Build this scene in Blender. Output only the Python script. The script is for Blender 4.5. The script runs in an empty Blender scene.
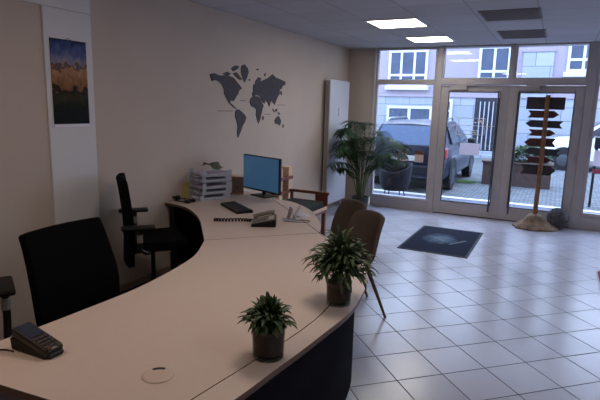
import bpy, bmesh, math, random
from mathutils import Vector, Matrix
random.seed(7)
PI = math.pi
SC = bpy.context.scene
COL = SC.collection

# ------------------------------------------------------------------ materials
def lin(c):
    return tuple((v / 12.92 if v <= .04045 else ((v + .055) / 1.055) ** 2.4) for v in [x / 255 for x in c])

def mat(name, rgb, rough=.5, metal=0, spec=.5, noise=0, nscale=8, bump=0, bscale=60, coat=0, trans=0, emit=0):
    m = bpy.data.materials.new(name); m.use_nodes = True
    nt = m.node_tree; b = nt.nodes['Principled BSDF']
    c = lin(rgb)
    b.inputs['Base Color'].default_value = (*c, 1)
    b.inputs['Roughness'].default_value = rough
    b.inputs['Metallic'].default_value = metal
    b.inputs['Specular IOR Level'].default_value = spec
    b.inputs['Coat Weight'].default_value = coat
    b.inputs['Transmission Weight'].default_value = trans
    if emit:
        b.inputs['Emission Color'].default_value = (*c, 1)
        b.inputs['Emission Strength'].default_value = emit
    tc = nt.nodes.new('ShaderNodeTexCoord')
    if noise:
        n = nt.nodes.new('ShaderNodeTexNoise'); n.inputs['Scale'].default_value = nscale; n.inputs['Detail'].default_value = 5
        r = nt.nodes.new('ShaderNodeValToRGB')
        r.color_ramp.elements[0].position = .3; r.color_ramp.elements[1].position = .7
        r.color_ramp.elements[0].color = (*[v * (1 - noise) for v in c], 1)
        r.color_ramp.elements[1].color = (*[min(1, v * (1 + noise)) for v in c], 1)
        nt.links.new(tc.outputs['Object'], n.inputs['Vector']); nt.links.new(n.outputs['Fac'], r.inputs['Fac'])
        nt.links.new(r.outputs['Color'], b.inputs['Base Color'])
    if bump:
        n2 = nt.nodes.new('ShaderNodeTexNoise'); n2.inputs['Scale'].default_value = bscale; n2.inputs['Detail'].default_value = 4
        bp = nt.nodes.new('ShaderNodeBump'); bp.inputs['Strength'].default_value = bump; bp.inputs['Distance'].default_value = .01
        nt.links.new(tc.outputs['Object'], n2.inputs['Vector']); nt.links.new(n2.outputs['Fac'], bp.inputs['Height'])
        nt.links.new(bp.outputs['Normal'], b.inputs['Normal'])
    return m

def ramp(nt, stops, interp='LINEAR'):
    r = nt.nodes.new('ShaderNodeValToRGB'); cr = r.color_ramp; cr.interpolation = interp
    cr.elements[0].position, cr.elements[0].color = stops[0][0], (*lin(stops[0][1]), 1)
    cr.elements[1].position, cr.elements[1].color = stops[-1][0], (*lin(stops[-1][1]), 1)
    for p, c in stops[1:-1]:
        e = cr.elements.new(p); e.color = (*lin(c), 1)
    return r

def glass(name, tint=(245, 250, 255), ior=1.45, refl=1.0):
    m = bpy.data.materials.new(name); m.use_nodes = True; nt = m.node_tree; nt.nodes.clear()
    o = nt.nodes.new('ShaderNodeOutputMaterial'); mx = nt.nodes.new('ShaderNodeMixShader')
    t = nt.nodes.new('ShaderNodeBsdfTransparent'); t.inputs['Color'].default_value = (*lin(tint), 1)
    g = nt.nodes.new('ShaderNodeBsdfGlossy'); g.inputs['Roughness'].default_value = .02
    # Schlick reflectance from the facing angle: the same from both sides of the thin pane
    f = nt.nodes.new('ShaderNodeLayerWeight'); f.inputs['Blend'].default_value = .5
    pw = nt.nodes.new('ShaderNodeMath'); pw.operation = 'POWER'; pw.inputs[1].default_value = 5
    f0 = ((ior - 1) / (ior + 1)) ** 2
    mu = nt.nodes.new('ShaderNodeMath'); mu.operation = 'MULTIPLY_ADD'; mu.inputs[1].default_value = (1 - f0) * refl; mu.inputs[2].default_value = f0 * refl
    nt.links.new(f.outputs['Facing'], pw.inputs[0]); nt.links.new(pw.outputs[0], mu.inputs[0]); nt.links.new(mu.outputs[0], mx.inputs[0])
    nt.links.new(t.outputs[0], mx.inputs[1]); nt.links.new(g.outputs[0], mx.inputs[2]); nt.links.new(mx.outputs[0], o.inputs['Surface'])
    return m

def grid_mat(name, base, line, size, width, angle=0, off=(0, 0), rough=.25, spec=.5, bump=.2, vary=.06, line_rough=.7, perf=0):
    """square tiles: pale tiles with thin joints, in object coordinates"""
    m = bpy.data.materials.new(name); m.use_nodes = True; nt = m.node_tree; b = nt.nodes['Principled BSDF']
    L = nt.links.new
    tc = nt.nodes.new('ShaderNodeTexCoord'); sep = nt.nodes.new('ShaderNodeSeparateXYZ')
    L(tc.outputs['Object'], sep.inputs[0])
    def M(op, a, bb=None):
        n = nt.nodes.new('ShaderNodeMath'); n.operation = op
        for i, v in enumerate([a, bb]):
            if v is None: continue
            if isinstance(v, (int, float)): n.inputs[i].default_value = v
            else: L(v, n.inputs[i])
        return n.outputs[0]
    ca, sa = math.cos(angle), math.sin(angle)
    x0 = M('SUBTRACT', sep.outputs[0], off[0]); y0 = M('SUBTRACT', sep.outputs[1], off[1])
    u = M('DIVIDE', M('ADD', M('MULTIPLY', x0, ca), M('MULTIPLY', y0, sa)), size[0])
    v = M('DIVIDE', M('SUBTRACT', M('MULTIPLY', y0, ca), M('MULTIPLY', x0, sa)), size[1])
    def edge(w, s):
        fr = M('FRACT', w); d = M('MINIMUM', fr, M('SUBTRACT', 1, fr)); return M('MULTIPLY', d, s)
    d = M('MINIMUM', edge(u, size[0]), edge(v, size[1]))
    mr = nt.nodes.new('ShaderNodeMapRange'); L(d, mr.inputs[0])
    mr.inputs[1].default_value = width * .35; mr.inputs[2].default_value = width * .65; mr.inputs[3].default_value = 0; mr.inputs[4].default_value = 1
    cb = nt.nodes.new('ShaderNodeCombineXYZ'); L(M('FLOOR', u), cb.inputs[0]); L(M('FLOOR', v), cb.inputs[1])
    wn = nt.nodes.new('ShaderNodeTexWhiteNoise'); wn.noise_dimensions = '3D'; L(cb.outputs[0], wn.inputs['Vector'])
    ns = nt.nodes.new('ShaderNodeTexNoise'); ns.inputs['Scale'].default_value = 3; ns.inputs['Detail'].default_value = 6
    L(tc.outputs['Object'], ns.inputs['Vector'])
    fac = M('ADD', M('MULTIPLY', wn.outputs['Value'], .5), M('MULTIPLY', ns.outputs['Fac'], .5))
    r = ramp(nt, [(.2, tuple(c * (1 - vary) for c in base)), (.8, tuple(min(255, c * (1 + vary)) for c in base))])
    L(fac, r.inputs[0])
    mx = nt.nodes.new('ShaderNodeMixRGB'); L(mr.outputs[0], mx.inputs[0]); mx.inputs[1].default_value = (*lin(line), 1); L(r.outputs[0], mx.inputs[2])
    L(mx.outputs[0], b.inputs['Base Color'])
    rr = nt.nodes.new('ShaderNodeMapRange'); L(mr.outputs[0], rr.inputs[0]); rr.inputs[3].default_value = line_rough; rr.inputs[4].default_value = rough
    L(rr.outputs[0], b.inputs['Roughness'])
    b.inputs['Specular IOR Level'].default_value = spec
    h = mr.outputs[0]
    if perf:
        vz = nt.nodes.new('ShaderNodeTexNoise'); vz.inputs['Scale'].default_value = perf; L(tc.outputs['Object'], vz.inputs['Vector'])
        h = M('ADD', h, M('MULTIPLY', vz.outputs['Fac'], .4))
    bp = nt.nodes.new('ShaderNodeBump'); bp.inputs['Strength'].default_value = bump; bp.inputs['Distance'].default_value = .003
    L(h, bp.inputs['Height']); L(bp.outputs['Normal'], b.inputs['Normal'])
    return m

def brick_mat(name, c1, c2, mortar, bw, bh, msize=.012, rough=.8, axis='XZ', offset=.5):
    m = bpy.data.materials.new(name); m.use_nodes = True; nt = m.node_tree; b = nt.nodes['Principled BSDF']; L = nt.links.new
    tc = nt.nodes.new('ShaderNodeTexCoord'); sep = nt.nodes.new('ShaderNodeSeparateXYZ'); cb = nt.nodes.new('ShaderNodeCombineXYZ')
    L(tc.outputs['Object'], sep.inputs[0]); L(sep.outputs[0], cb.inputs[0]); L(sep.outputs[2 if axis == 'XZ' else 1], cb.inputs[1])
    t = nt.nodes.new('ShaderNodeTexBrick'); L(cb.outputs[0], t.inputs['Vector'])
    t.inputs['Color1'].default_value = (*lin(c1), 1); t.inputs['Color2'].default_value = (*lin(c2), 1); t.inputs['Mortar'].default_value = (*lin(mortar), 1)
    t.inputs['Scale'].default_value = 1; t.inputs['Mortar Size'].default_value = msize; t.inputs['Brick Width'].default_value = bw; t.inputs['Row Height'].default_value = bh
    t.offset = offset
    L(t.outputs['Color'], b.inputs['Base Color']); b.inputs['Roughness'].default_value = rough
    bp = nt.nodes.new('ShaderNodeBump'); bp.inputs['Strength'].default_value = .3; bp.inputs['Distance'].default_value = .01; bp.invert = True
    L(t.outputs['Fac'], bp.inputs['Height']); L(bp.outputs['Normal'], b.inputs['Normal'])
    return m

# ------------------------------------------------------------------ mesh building
def box(bm, lo, hi, rot=None, piv=None):
    lo = Vector(lo); hi = Vector(hi)
    vs = [bm.verts.new((x, y, z)) for z in (lo.z, hi.z) for y in (lo.y, hi.y) for x in (lo.x, hi.x)]
    for f in ((0, 2, 3, 1), (4, 5, 7, 6), (0, 1, 5, 4), (2, 6, 7, 3), (0, 4, 6, 2), (1, 3, 7, 5)):
        bm.faces.new([vs[i] for i in f])
    if rot is not None:
        bmesh.ops.rotate(bm, verts=vs, cent=piv if piv is not None else (lo + hi) / 2, matrix=rot)
    return vs

def cbox(bm, c, s, rot=None):
    c = Vector(c); s = Vector(s) / 2
    return box(bm, c - s, c + s, rot, c)

def tube(bm, pts, r, seg=10, caps=True):
    pts = [Vector(p) for p in pts]
    rs = r if isinstance(r, (list, tuple)) else [r] * len(pts)
    rings = []; up = None
    for i, p in enumerate(pts):
        d = (pts[min(i + 1, len(pts) - 1)] - pts[max(i - 1, 0)]).normalized()
        if up is None:
            up = Vector((0, 0, 1)) if abs(d.z) < .9 else Vector((1, 0, 0))
        a = d.cross(up).normalized(); up = a.cross(d).normalized()
        rings.append([bm.verts.new(p + (a * math.cos(t) + up * math.sin(t)) * rs[i]) for t in [2 * PI * k / seg for k in range(seg)]])
    for i in range(len(rings) - 1):
        for k in range(seg):
            bm.faces.new((rings[i][k], rings[i][(k + 1) % seg], rings[i + 1][(k + 1) % seg], rings[i + 1][k]))
    if caps:
        bm.faces.new(rings[0][::-1]); bm.faces.new(rings[-1])

def lathe(bm, prof, c=(0, 0, 0), seg=28):
    c = Vector(c); rings = []
    for r, z in prof:
        rings.append([bm.verts.new(c + Vector((max(r, 1e-4) * math.cos(2 * PI * k / seg), max(r, 1e-4) * math.sin(2 * PI * k / seg), z))) for k in range(seg)])
    for i in range(len(rings) - 1):
        for k in range(seg):
            bm.faces.new((rings[i][k], rings[i][(k + 1) % seg], rings[i + 1][(k + 1) % seg], rings[i + 1][k]))
    bm.faces.new(rings[0][::-1]); bm.faces.new(rings[-1])

def prism(bm, pts, z0, z1, fn=None):
    """outline pts (u,v) extruded from z0 to z1; fn maps (u,v,w) to space"""
    fn = fn or (lambda u, v, w: (u, v, w))
    a = [bm.verts.new(fn(u, v, z0)) for u, v in pts]; b = [bm.verts.new(fn(u, v, z1)) for u, v in pts]
    n = len(pts)
    bm.faces.new(a[::-1]); bm.faces.new(b)
    for i in range(n):
        bm.faces.new((a[i], a[(i + 1) % n], b[(i + 1) % n], b[i]))

def sheet(bm, rows):
    g = [[bm.verts.new(p) for p in r] for r in rows]
    for i in range(len(g) - 1):
        for j in range(len(g[0]) - 1):
            bm.faces.new((g[i][j], g[i][j + 1], g[i + 1][j + 1], g[i + 1][j]))
    return g

def smooth_curve(pts, n=8):
    """Catmull-Rom through the points"""
    pts = [Vector(p) for p in pts]; out = []
    for i in range(len(pts) - 1):
        p0 = pts[max(i - 1, 0)]; p1 = pts[i]; p2 = pts[i + 1]; p3 = pts[min(i + 2, len(pts) - 1)]
        for k in range(n):
            t = k / n
            out.append(.5 * ((2 * p1) + (p2 - p0) * t + (2 * p0 - 5 * p1 + 4 * p2 - p3) * t * t + (3 * p1 - p0 - 3 * p2 + p3) * t ** 3))
    out.append(pts[-1])
    return out

ORI = {}
def obj(name, bm, m, parent=None, world=True, smooth=False, bevel=0, solid=0, sub=0, label=None, fix=True):
    """one mesh object; world=True: the mesh was built in world coordinates (parents have no rotation then)"""
    if fix: bmesh.ops.recalc_face_normals(bm, faces=bm.faces)
    org = Vector((0, 0, 0))
    if parent is not None and world:
        p = parent
        while p is not None:
            org += p.location; p = p.parent
        bmesh.ops.translate(bm, verts=bm.verts, vec=-org)
    me = bpy.data.meshes.new(name); bm.to_mesh(me); bm.free()
    if smooth:
        me.polygons.foreach_set('use_smooth', [True] * len(me.polygons))
    for x in (m if isinstance(m, (list, tuple)) else [m]): me.materials.append(x)
    o = bpy.data.objects.new(name, me); COL.objects.link(o)
    if parent is not None: o.parent = parent
    if solid:
        s = o.modifiers.new('solid', 'SOLIDIFY'); s.thickness = solid; s.offset = 0
    if sub:
        s = o.modifiers.new('sub', 'SUBSURF'); s.levels = sub; s.render_levels = sub
    if bevel:
        b = o.modifiers.new('bevel', 'BEVEL'); b.width = bevel; b.segments = 2; b.limit_method = 'ANGLE'; b.angle_limit = math.radians(40)
    if smooth and not sub:
        try:
            me.set_sharp_from_angle(angle=math.radians(42))
        except Exception: pass
    if label: o['label'] = label
    return o

def tag(o, label, cat, group=None, kind=None):
    o['label'] = label; o['category'] = cat
    if group: o['group'] = group
    if kind: o['kind'] = kind
    return o

def thing(name, label, cat, loc=(0, 0, 0), rz=0, group=None, kind=None):
    o = bpy.data.objects.new(name, None); COL.objects.link(o); o.empty_display_size = .1
    o.location = loc; o.rotation_euler = (0, 0, rz)
    return tag(o, label, cat, group, kind)

def struct(name, bm, m, parent=None, label=None, **k):
    o = obj(name, bm, m, parent, **k)
    if parent is None: o['kind'] = 'structure'
    if label: o['label'] = label
    return o

def empty_struct(name, loc, label=None):
    o = bpy.data.objects.new(name, None); COL.objects.link(o); o.location = loc; o['kind'] = 'structure'
    if label: o['label'] = label
    return o

def dup(root, loc, rz, label, group=None):
    r = root.copy(); COL.objects.link(r); r.location = loc; r.rotation_euler = (0, 0, rz); r['label'] = label
    if group: r['group'] = group
    for ch in [o for o in list(bpy.data.objects) if o.parent == root]:
        c = ch.copy(); COL.objects.link(c); c.parent = r
        for g in [o for o in list(bpy.data.objects) if o.parent == ch]:
            d = g.copy(); COL.objects.link(d); d.parent = c
    return r

B = bmesh.new
def rotz(a): return Matrix.Rotation(a, 3, 'Z')

# ------------------------------------------------------------------ palette
M_wall = mat('wall_paint', (194, 178, 165), .85, spec=.2, bump=.15, bscale=180, noise=.03, nscale=2)
M_white = mat('white_paint', (215, 212, 212), .8, spec=.2, bump=.08, bscale=150)
M_ceil = grid_mat('ceiling_tiles', (196, 196, 202), (160, 160, 166), (.62, .62), .012, off=(-2.16, 5.82), rough=.9, spec=.1, bump=.25, vary=.03, perf=260)
FA = math.radians(16.5723 + 26.7278)
M_floor = grid_mat('floor_tiles', (176, 173, 182), (34, 32, 36), (.33, .33), .0085, angle=FA, off=(0.0, 0.0), rough=.25, spec=1.0, bump=.3, vary=.05)
M_frame = mat('door_frame_metal', (182, 174, 175), .42, metal=.1, noise=.05, nscale=6)
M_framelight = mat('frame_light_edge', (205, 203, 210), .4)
M_handle = mat('handle_grey', (86, 86, 94), .35, metal=.6)
M_dark = mat('dark_gap', (30, 30, 34), .6)
M_glass = glass('window_glass', (240, 246, 252))
M_desk = mat('desk_laminate', (206, 186, 173), .42, spec=.4, noise=.015, nscale=40)
M_edge = mat('desk_edge_shaded_brown', (96, 66, 50), .5)  # brown edge, with the near edge's shadow put into the colour
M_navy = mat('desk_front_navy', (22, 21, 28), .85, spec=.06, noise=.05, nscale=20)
M_greypanel = mat('desk_side_grey', (120, 110, 106), .5)
M_blackmetal = mat('black_metal', (20, 19, 20), .45, metal=.2)
M_mesh = mat('black_chair_fabric', (9, 8, 9), .95, spec=.08, bump=.5, bscale=500)
M_plast = mat('black_plastic', (15, 14, 15), .5, spec=.3)
M_chrome = mat('chrome', (190, 188, 190), .2, metal=1)
M_silver = mat('silver_plastic', (150, 146, 142), .4, metal=.5)
M_shell = mat('brown_upholstery', (88, 75, 68), .8, spec=.3, bump=.3, bscale=300, noise=.05, nscale=12)
M_walnut = mat('walnut_leg', (84, 48, 36), .4, noise=.2, nscale=14)
M_oak = mat('armchair_wood', (118, 62, 46), .45, noise=.2, nscale=12)
M_palewood = mat('pale_wood', (214, 180, 152), .55, noise=.08, nscale=14)
M_cushion = mat('dark_green_cushion', (34, 40, 36), .9, noise=.25, nscale=9, bump=.4, bscale=60)
M_leaf = mat('desk_plant_leaf', (64, 84, 46), .5, noise=.35, nscale=24)
M_palm = mat('palm_leaf', (46, 76, 44), .5, noise=.35, nscale=10)
M_stem = mat('palm_stem', (92, 104, 58), .6, noise=.25, nscale=10)
M_soil = mat('pot_soil', (112, 84, 76), .95, noise=.06, nscale=30)
M_potglass = glass('pot_glass', (226, 232, 230), 1.3, .45)
M_pot = mat('dark_planter', (52, 50, 52), .5)
M_rad = mat('radiator_enamel', (206, 207, 214), .35)
M_radside = mat('radiator_side', (150, 138, 130), .5)
M_screen = mat('screen_blue', (66, 108, 148), .25, emit=.3)
M_pine = mat('signpost_wood', (124, 84, 54), .6, noise=.25, nscale=9)
M_base = mat('carved_wood_base', (128, 104, 82), .6, noise=.5, nscale=9, bump=.6, bscale=18)
M_arrow = [mat('sign_board_dark', (44, 38, 46), .6, noise=.3, nscale=12), mat('sign_board_red', (74, 34, 34), .6, noise=.35, nscale=14), mat('sign_board_slate', (46, 48, 60), .6, noise=.25, nscale=12)]
M_wicker = mat('grey_wicker', (92, 89, 94), .7, noise=.4, nscale=40)
M_paper = mat('paper_white', (226, 224, 232), .8)
def translucent(name, rgb):
    m = bpy.data.materials.new(name); m.use_nodes = True; nt = m.node_tree; nt.nodes.clear()
    o = nt.nodes.new('ShaderNodeOutputMaterial'); mx = nt.nodes.new('ShaderNodeMixShader'); mx.inputs[0].default_value = .4
    a = nt.nodes.new('ShaderNodeBsdfDiffuse'); b = nt.nodes.new('ShaderNodeBsdfTranslucent')
    for q in (a, b): q.inputs['Color'].default_value = (*lin(rgb), 1)
    nt.links.new(a.outputs[0], mx.inputs[1]); nt.links.new(b.outputs[0], mx.inputs[2]); nt.links.new(mx.outputs[0], o.inputs['Surface'])
    return m
M_notice = translucent('notice_paper', (232, 228, 236))
M_mauve = mat('card_mauve', (158, 130, 138), .7)
M_yellow = mat('yellow_folder', (188, 168, 104), .7)
M_brown = mat('brown_frame', (104, 62, 46), .5, noise=.2, nscale=20)
M_tray = glass('tray_plastic', (222, 228, 238), 1.5, 1)
_nt = M_tray.node_tree; _d = _nt.nodes.new('ShaderNodeBsdfDiffuse'); _d.inputs['Color'].default_value = (*lin((226, 230, 240)), 1)
_m = _nt.nodes.new('ShaderNodeMixShader'); _m.inputs[0].default_value = .42
_o = _nt.nodes['Material Output']; _src = _o.inputs['Surface'].links[0].from_socket
_nt.links.new(_src, _m.inputs[1]); _nt.links.new(_d.outputs[0], _m.inputs[2]); _nt.links.new(_m.outputs[0], _o.inputs['Surface'])
M_mapdark = mat('map_wood', (58, 50, 58), .7, noise=.25, nscale=16)
M_phone = mat('phone_grey', (120, 112, 100), .45)
M_redmat = mat('red_carpet', (150, 62, 66), .95, noise=.15, nscale=60, bump=.5, bscale=300)
M_palebind = mat('pale_binding', (214, 206, 210), .8)
M_matborder = mat('mat_rubber', (38, 38, 46), .7)
M_base_b = mat('skirting_paint', (150, 128, 108), .6)

# ------------------------------------------------------------------ setting: the room
XW, XR, YB, YW, H = -3.42, 5.2, -3.4, 8.56, 2.72
T = .25
bm = B(); box(bm, (XW - .6, YB - T, -.12), (XR + T, YW + .12, 0)); struct('floor', bm, M_floor)
# tile joints: measured origin of the diagonal tiling
u0, v0 = 1.41143816 * .33, 10.9553592 * .33
cy, sy = math.cos(.4664884), math.sin(.4664884)
ox, oy = cy * u0 - sy * v0, sy * u0 + cy * v0
for n in M_floor.node_tree.nodes: pass
def set_off(m, x, y):
    subs = [n for n in m.node_tree.nodes if n.type == 'MATH' and n.operation == 'SUBTRACT' and n.inputs[0].is_linked and n.inputs[0].links[0].from_node.type == 'SEPXYZ']
    subs[0].inputs[1].default_value = x; subs[1].inputs[1].default_value = y
set_off(M_floor, ox, oy)

bm = B(); box(bm, (XW - .6, YB - T, H), (XR + T, YW + .15, H + .25)); struct('ceiling', bm, M_ceil)
def wx(y): return XW
PY0, PY1, XP = 2.555, 2.985, -3.405
bm = B(); prism(bm, [(XW - .6, PY1 - .02), (wx(PY1), PY1 - .02), (wx(YW + .1), YW + .1), (XW - .6, YW + .1)], 0, H); struct('wall_left', bm, M_wall)
bm = B(); box(bm, (XW - .6, YB, 0), (XW - .0, PY0 + .1, H)); struct('wall_left.001', bm, M_wall)
bm = B(); box(bm, (XW - .3, PY0, 0), (XP, PY1, 2.385)); struct('pillar', bm, M_white, bevel=.006)
bm = B(); box(bm, (XW - .3, YB, 2.385), (XP + .004, PY1, H)); struct('beam', bm, M_white, bevel=.006)
bm = B(); box(bm, (XW - .6, YB - T, 0), (XR + T, YB, H)); struct('wall_back', bm, M_wall)
bm = B(); box(bm, (XR, YB, 0), (XR + T, YW + .12, H)); struct('wall_right', bm, M_wall)
bm = B(); box(bm, (XW, YW - .02, 0), (-2.935, YW + .16, H)); struct('wall_front', bm, M_wall)
bm = B(); prism(bm, [(wx(PY1) - .01, PY1), (wx(PY1) + .012, PY1), (wx(YW) + .012, YW - .02), (wx(YW) - .01, YW - .02)], 0, .07); struct('baseboard_left', bm, M_base_b, bevel=.004)

# shop front: frames
ZT0, ZT1 = 2.13, 2.19
def frame_rect(bm, x0, x1, z0, z1, w, y0, y1):
    box(bm, (x0, y0, z0), (x0 + w, y1, z1)); box(bm, (x1 - w, y0, z0), (x1, y1, z1))
    box(bm, (x0 + w, y0, z0), (x1 - w, y1, z0 + w)); box(bm, (x0 + w, y0, z1 - w), (x1 - w, y1, z1))

Y0, Y1 = YW - .03, YW + .05
def mullion(name, x0, x1, z0, z1):
    bm = B(); box(bm, (x0, Y0 - .02, z0), (x1, Y1 + .02, z1)); return struct(name, bm, M_frame, bevel=.006)
mullion('trim_1', -1.86, -1.775, 0, H)             # between window and doors
mullion('trim_2', .285, .40, 0, H)                  # right of the doors
mullion('trim_3', -.755, -.695, 2.2, H)             # in the transom above the doors
bm = B(); box(bm, (-1.775, Y0 - .06, 2.115), (.285, Y1 + .02, 2.20)); struct('trim_4', bm, M_frame, bevel=.006)  # door head
mullion('trim_5', 2.2, 2.3, 0, H)

def window(name, x0, x1, z0, z1, w=.04):
    e = empty_struct(name, (x0, YW, z0))
    bm = B(); frame_rect(bm, x0, x1, z0, z1, w, Y0, Y1); obj('window_frame', bm, M_frame, e, bevel=.004)
    bm = B(); box(bm, (x0 + w * .8, YW + .005, z0 + w * .8), (x1 - w * .8, YW + .013, z1 - w * .8)); obj('pane', bm, M_glass, e)
    return e
e = window('window_1', -2.90, -1.86, .15, ZT1 - .03, .045)
bm = B(); box(bm, (-2.86, Y0 - .015, .185), (-1.86, Y1, .215)); obj('sill_strip', bm, M_framelight, e, label='pale sill strip')  # sill strip in the paler frame colour
window('window_2', -2.90, -1.86, ZT1 - .03, H, .04)
window('window_3', -1.775, -.755, 2.2, H, .025)
window('window_4', -.695, .285, 2.2, H, .025)
window('window_5', .40, 2.2, .20, ZT1 - .02, .05)
window('window_6', .40, 2.2, ZT1 - .02, H, .04)
window('window_7', 2.3, 5.2, .20, ZT1 - .02, .05)
window('window_8', 2.3, 5.2, ZT1 - .02, H, .04)
bm = B(); box(bm, (-2.90, Y0, 0), (-1.86, Y1, .15)); struct('trim_6', bm, M_frame, bevel=.004)
bm = B(); box(bm, (.40, Y0, 0), (5.2, Y1, .20)); struct('trim_7', bm, M_frame, bevel=.004)
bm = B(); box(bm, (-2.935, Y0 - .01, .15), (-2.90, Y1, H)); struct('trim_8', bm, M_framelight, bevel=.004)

def door(name, x0, x1, hx, hinge):
    e = empty_struct(name, (x0, YW, 0))
    st, top, bot = .125, .10, .215
    bm = B(); zt = 2.105
    box(bm, (x0, Y0, .012), (x0 + st, Y1, zt)); box(bm, (x1 - st, Y0, .012), (x1, Y1, zt))
    box(bm, (x0 + st, Y0, .012), (x1 - st, Y1, bot)); box(bm, (x0 + st, Y0, zt - top), (x1 - st, Y1, zt))
    obj('door_frame', bm, M_frame, e, bevel=.005)
    bm = B(); box(bm, (x0 + st - .01, YW + .005, bot - .01), (x1 - st + .01, YW + .013, zt - top + .01)); obj('pane', bm, M_glass, e)
    bm = B(); frame_rect(bm, x0 + st - .002, x1 - st + .002, bot - .002, zt - top + .002, .012, Y0 - .004, Y0 + .02); obj('glazing_gasket', bm, M_dark, e)
    bm = B(); tube(bm, [(hx, Y0 - .07, .12), (hx, Y0 - .07, 2.02)], .014, 10)
    for z in (.25, 1.1, 1.9): tube(bm, [(hx, Y0 - .07, z), (hx, Y0, z)], .008, 6)
    obj('pull_handle', bm, M_handle, e, smooth=True, label='full height dark pull bar')
    bm = B()
    for z in (.35, 1.05, 1.75): tube(bm, [(hinge, Y0 - .012, z - .05), (hinge, Y0 - .012, z + .05)], .011, 8)
    obj('hinge', bm, M_frame, e, smooth=True)
    bm = B(); cx = x0 + .28
    box(bm, (cx - .13, Y0 - .05, 2.035), (cx + .13, Y0, 2.095)); box(bm, (cx - .05, Y0 - .052, 2.097), (cx + .22, Y0 - .03, 2.112))
    obj('door_closer', bm, M_frame, e, bevel=.004)
    return e
d1 = door('door_1', -1.775, -.74, -.885, -1.74)
d2 = door('door_2', -.735, .285, -.585, .25)
bm = B(); box(bm, (-1.775, Y0, 0), (.285, Y1, .011)); struct('trim_9', bm, M_dark)
# exterior wall of our own house above the shop front and its roof edge
bm = B(); box(bm, (-12, YW + .16, H), (12, YW + .42, 8.5)); struct('wall_outside', bm, M_white)
bm = B(); box(bm, (-12, YW + .0, -.1), (XW - .05, YW + .42, H)); box(bm, (XR + .05, YW, -.1), (12, YW + .42, H)); struct('wall_outside.001', bm, M_white)

# ------------------------------------------------------------------ ceiling fittings
M_diff = mat('lamp_diffuser', (255, 250, 240), .6, emit=12.0)
M_lampframe = mat('lamp_frame', (220, 218, 214), .5)
def panel_light(x0, x1, y0, y1, label):
    t = thing('ceiling_light', label, 'ceiling light', ((x0 + x1) / 2, (y0 + y1) / 2, H), group='ceiling light panels')
    bm = B(); w = .022; zz = H - .012
    box(bm, (x0, y0, zz), (x0 + w, y1, H)); box(bm, (x1 - w, y0, zz), (x1, y1, H)); box(bm, (x0 + w, y0, zz), (x1 - w, y0 + w, H)); box(bm, (x0 + w, y1 - w, zz), (x1 - w, y1, H))
    obj('frame', bm, M_lampframe, t)
    bm = B(); box(bm, (x0 + w, y0 + w, H - .008), (x1 - w, y1 - w, H - .002)); obj('diffuser', bm, M_diff, t)
    return t
panel_light(-2.16, -1.54, 5.84, 6.44, 'lit square ceiling panel, nearer and larger of the pair left of the grilles')
panel_light(-2.10, -1.50, 7.34, 7.92, 'lit square ceiling panel right in front of the shop window, behind the larger lit one')
M_grille = mat('grille_grey', (140, 136, 138), .7)
M_grilleback = mat('grille_back', (96, 92, 96), .8)
def grille(x0, x1, y0, y1, label):
    t = thing('ceiling_grille', label, 'ceiling vent', ((x0 + x1) / 2, (y0 + y1) / 2, H), group='ceiling vents')
    bm = B(); w = .02; z = H - .01
    box(bm, (x0, y0, z), (x0 + w, y1, H)); box(bm, (x1 - w, y0, z), (x1, y1, H)); box(bm, (x0 + w, y0, z), (x1 - w, y0 + w, H)); box(bm, (x0 + w, y1 - w, z), (x1 - w, y1, H))
    obj('frame', bm, M_grille, t)
    bm = B(); box(bm, (x0 + w, y0 + w, H - .004), (x1 - w, y1 - w, H - .001)); obj('backing', bm, M_grilleback, t)
    bm = B(); n = 18
    for i in range(n):
        yy = y0 + w + (y1 - y0 - 2 * w) * (i + .5) / n
        box(bm, (x0 + w, yy - .008, H - .012), (x1 - w, yy + .004, H - .004))
    obj('louvre', bm, M_grille, t)
grille(-.87, -.28, 5.66, 6.29, 'dark grey louvred ceiling grille, nearer one of the two')
grille(-.84, -.27, 7.12, 7.86, 'dark grey louvred ceiling grille closest to the shop front above the doors')

# ------------------------------------------------------------------ wall things
# calendar on the pillar
m = bpy.data.materials.new('calendar_picture'); m.use_nodes = True; nt = m.node_tree; bs = nt.nodes['Principled BSDF']; L = nt.links.new
tc = nt.nodes.new('ShaderNodeTexCoord'); sp = nt.nodes.new('ShaderNodeSeparateXYZ'); L(tc.outputs['Object'], sp.inputs[0])
n1 = nt.nodes.new('ShaderNodeTexNoise'); n1.inputs['Scale'].default_value = 18; n1.inputs['Detail'].default_value = 8; L(tc.outputs['Object'], n1.inputs['Vector'])
mp = nt.nodes.new('ShaderNodeMapping'); mp.inputs['Scale'].default_value = (1, 22, 7); L(tc.outputs['Object'], mp.inputs[0])
n2 = nt.nodes.new('ShaderNodeTexNoise'); n2.inputs['Scale'].default_value = 1; n2.inputs['Detail'].default_value = 6; L(mp.outputs[0], n2.inputs['Vector'])
ma = nt.nodes.new('ShaderNodeMath'); ma.operation = 'MULTIPLY_ADD'; ma.inputs[1].default_value = .24; L(n1.outputs['Fac'], ma.inputs[0]); L(sp.outputs[2], ma.inputs[2])
mr = nt.nodes.new('ShaderNodeMapRange'); L(ma.outputs[0], mr.inputs[0]); mr.inputs[1].default_value = .125; mr.inputs[2].default_value = .75
ra = ramp(nt, [(0, (8, 12, 10)), (.2, (20, 24, 13)), (.34, (58, 50, 26)), (.41, (20, 18, 12)), (.46, (136, 94, 60)), (.64, (180, 136, 98)), (.69, (84, 60, 50)), (.73, (150, 140, 150)), (.85, (92, 104, 148)), (1, (40, 56, 108))])
L(mr.outputs[0], ra.inputs[0])
rk = ramp(nt, [(.35, (110, 100, 96)), (.62, (255, 250, 245))]); L(n2.outputs['Fac'], rk.inputs[0])
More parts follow.
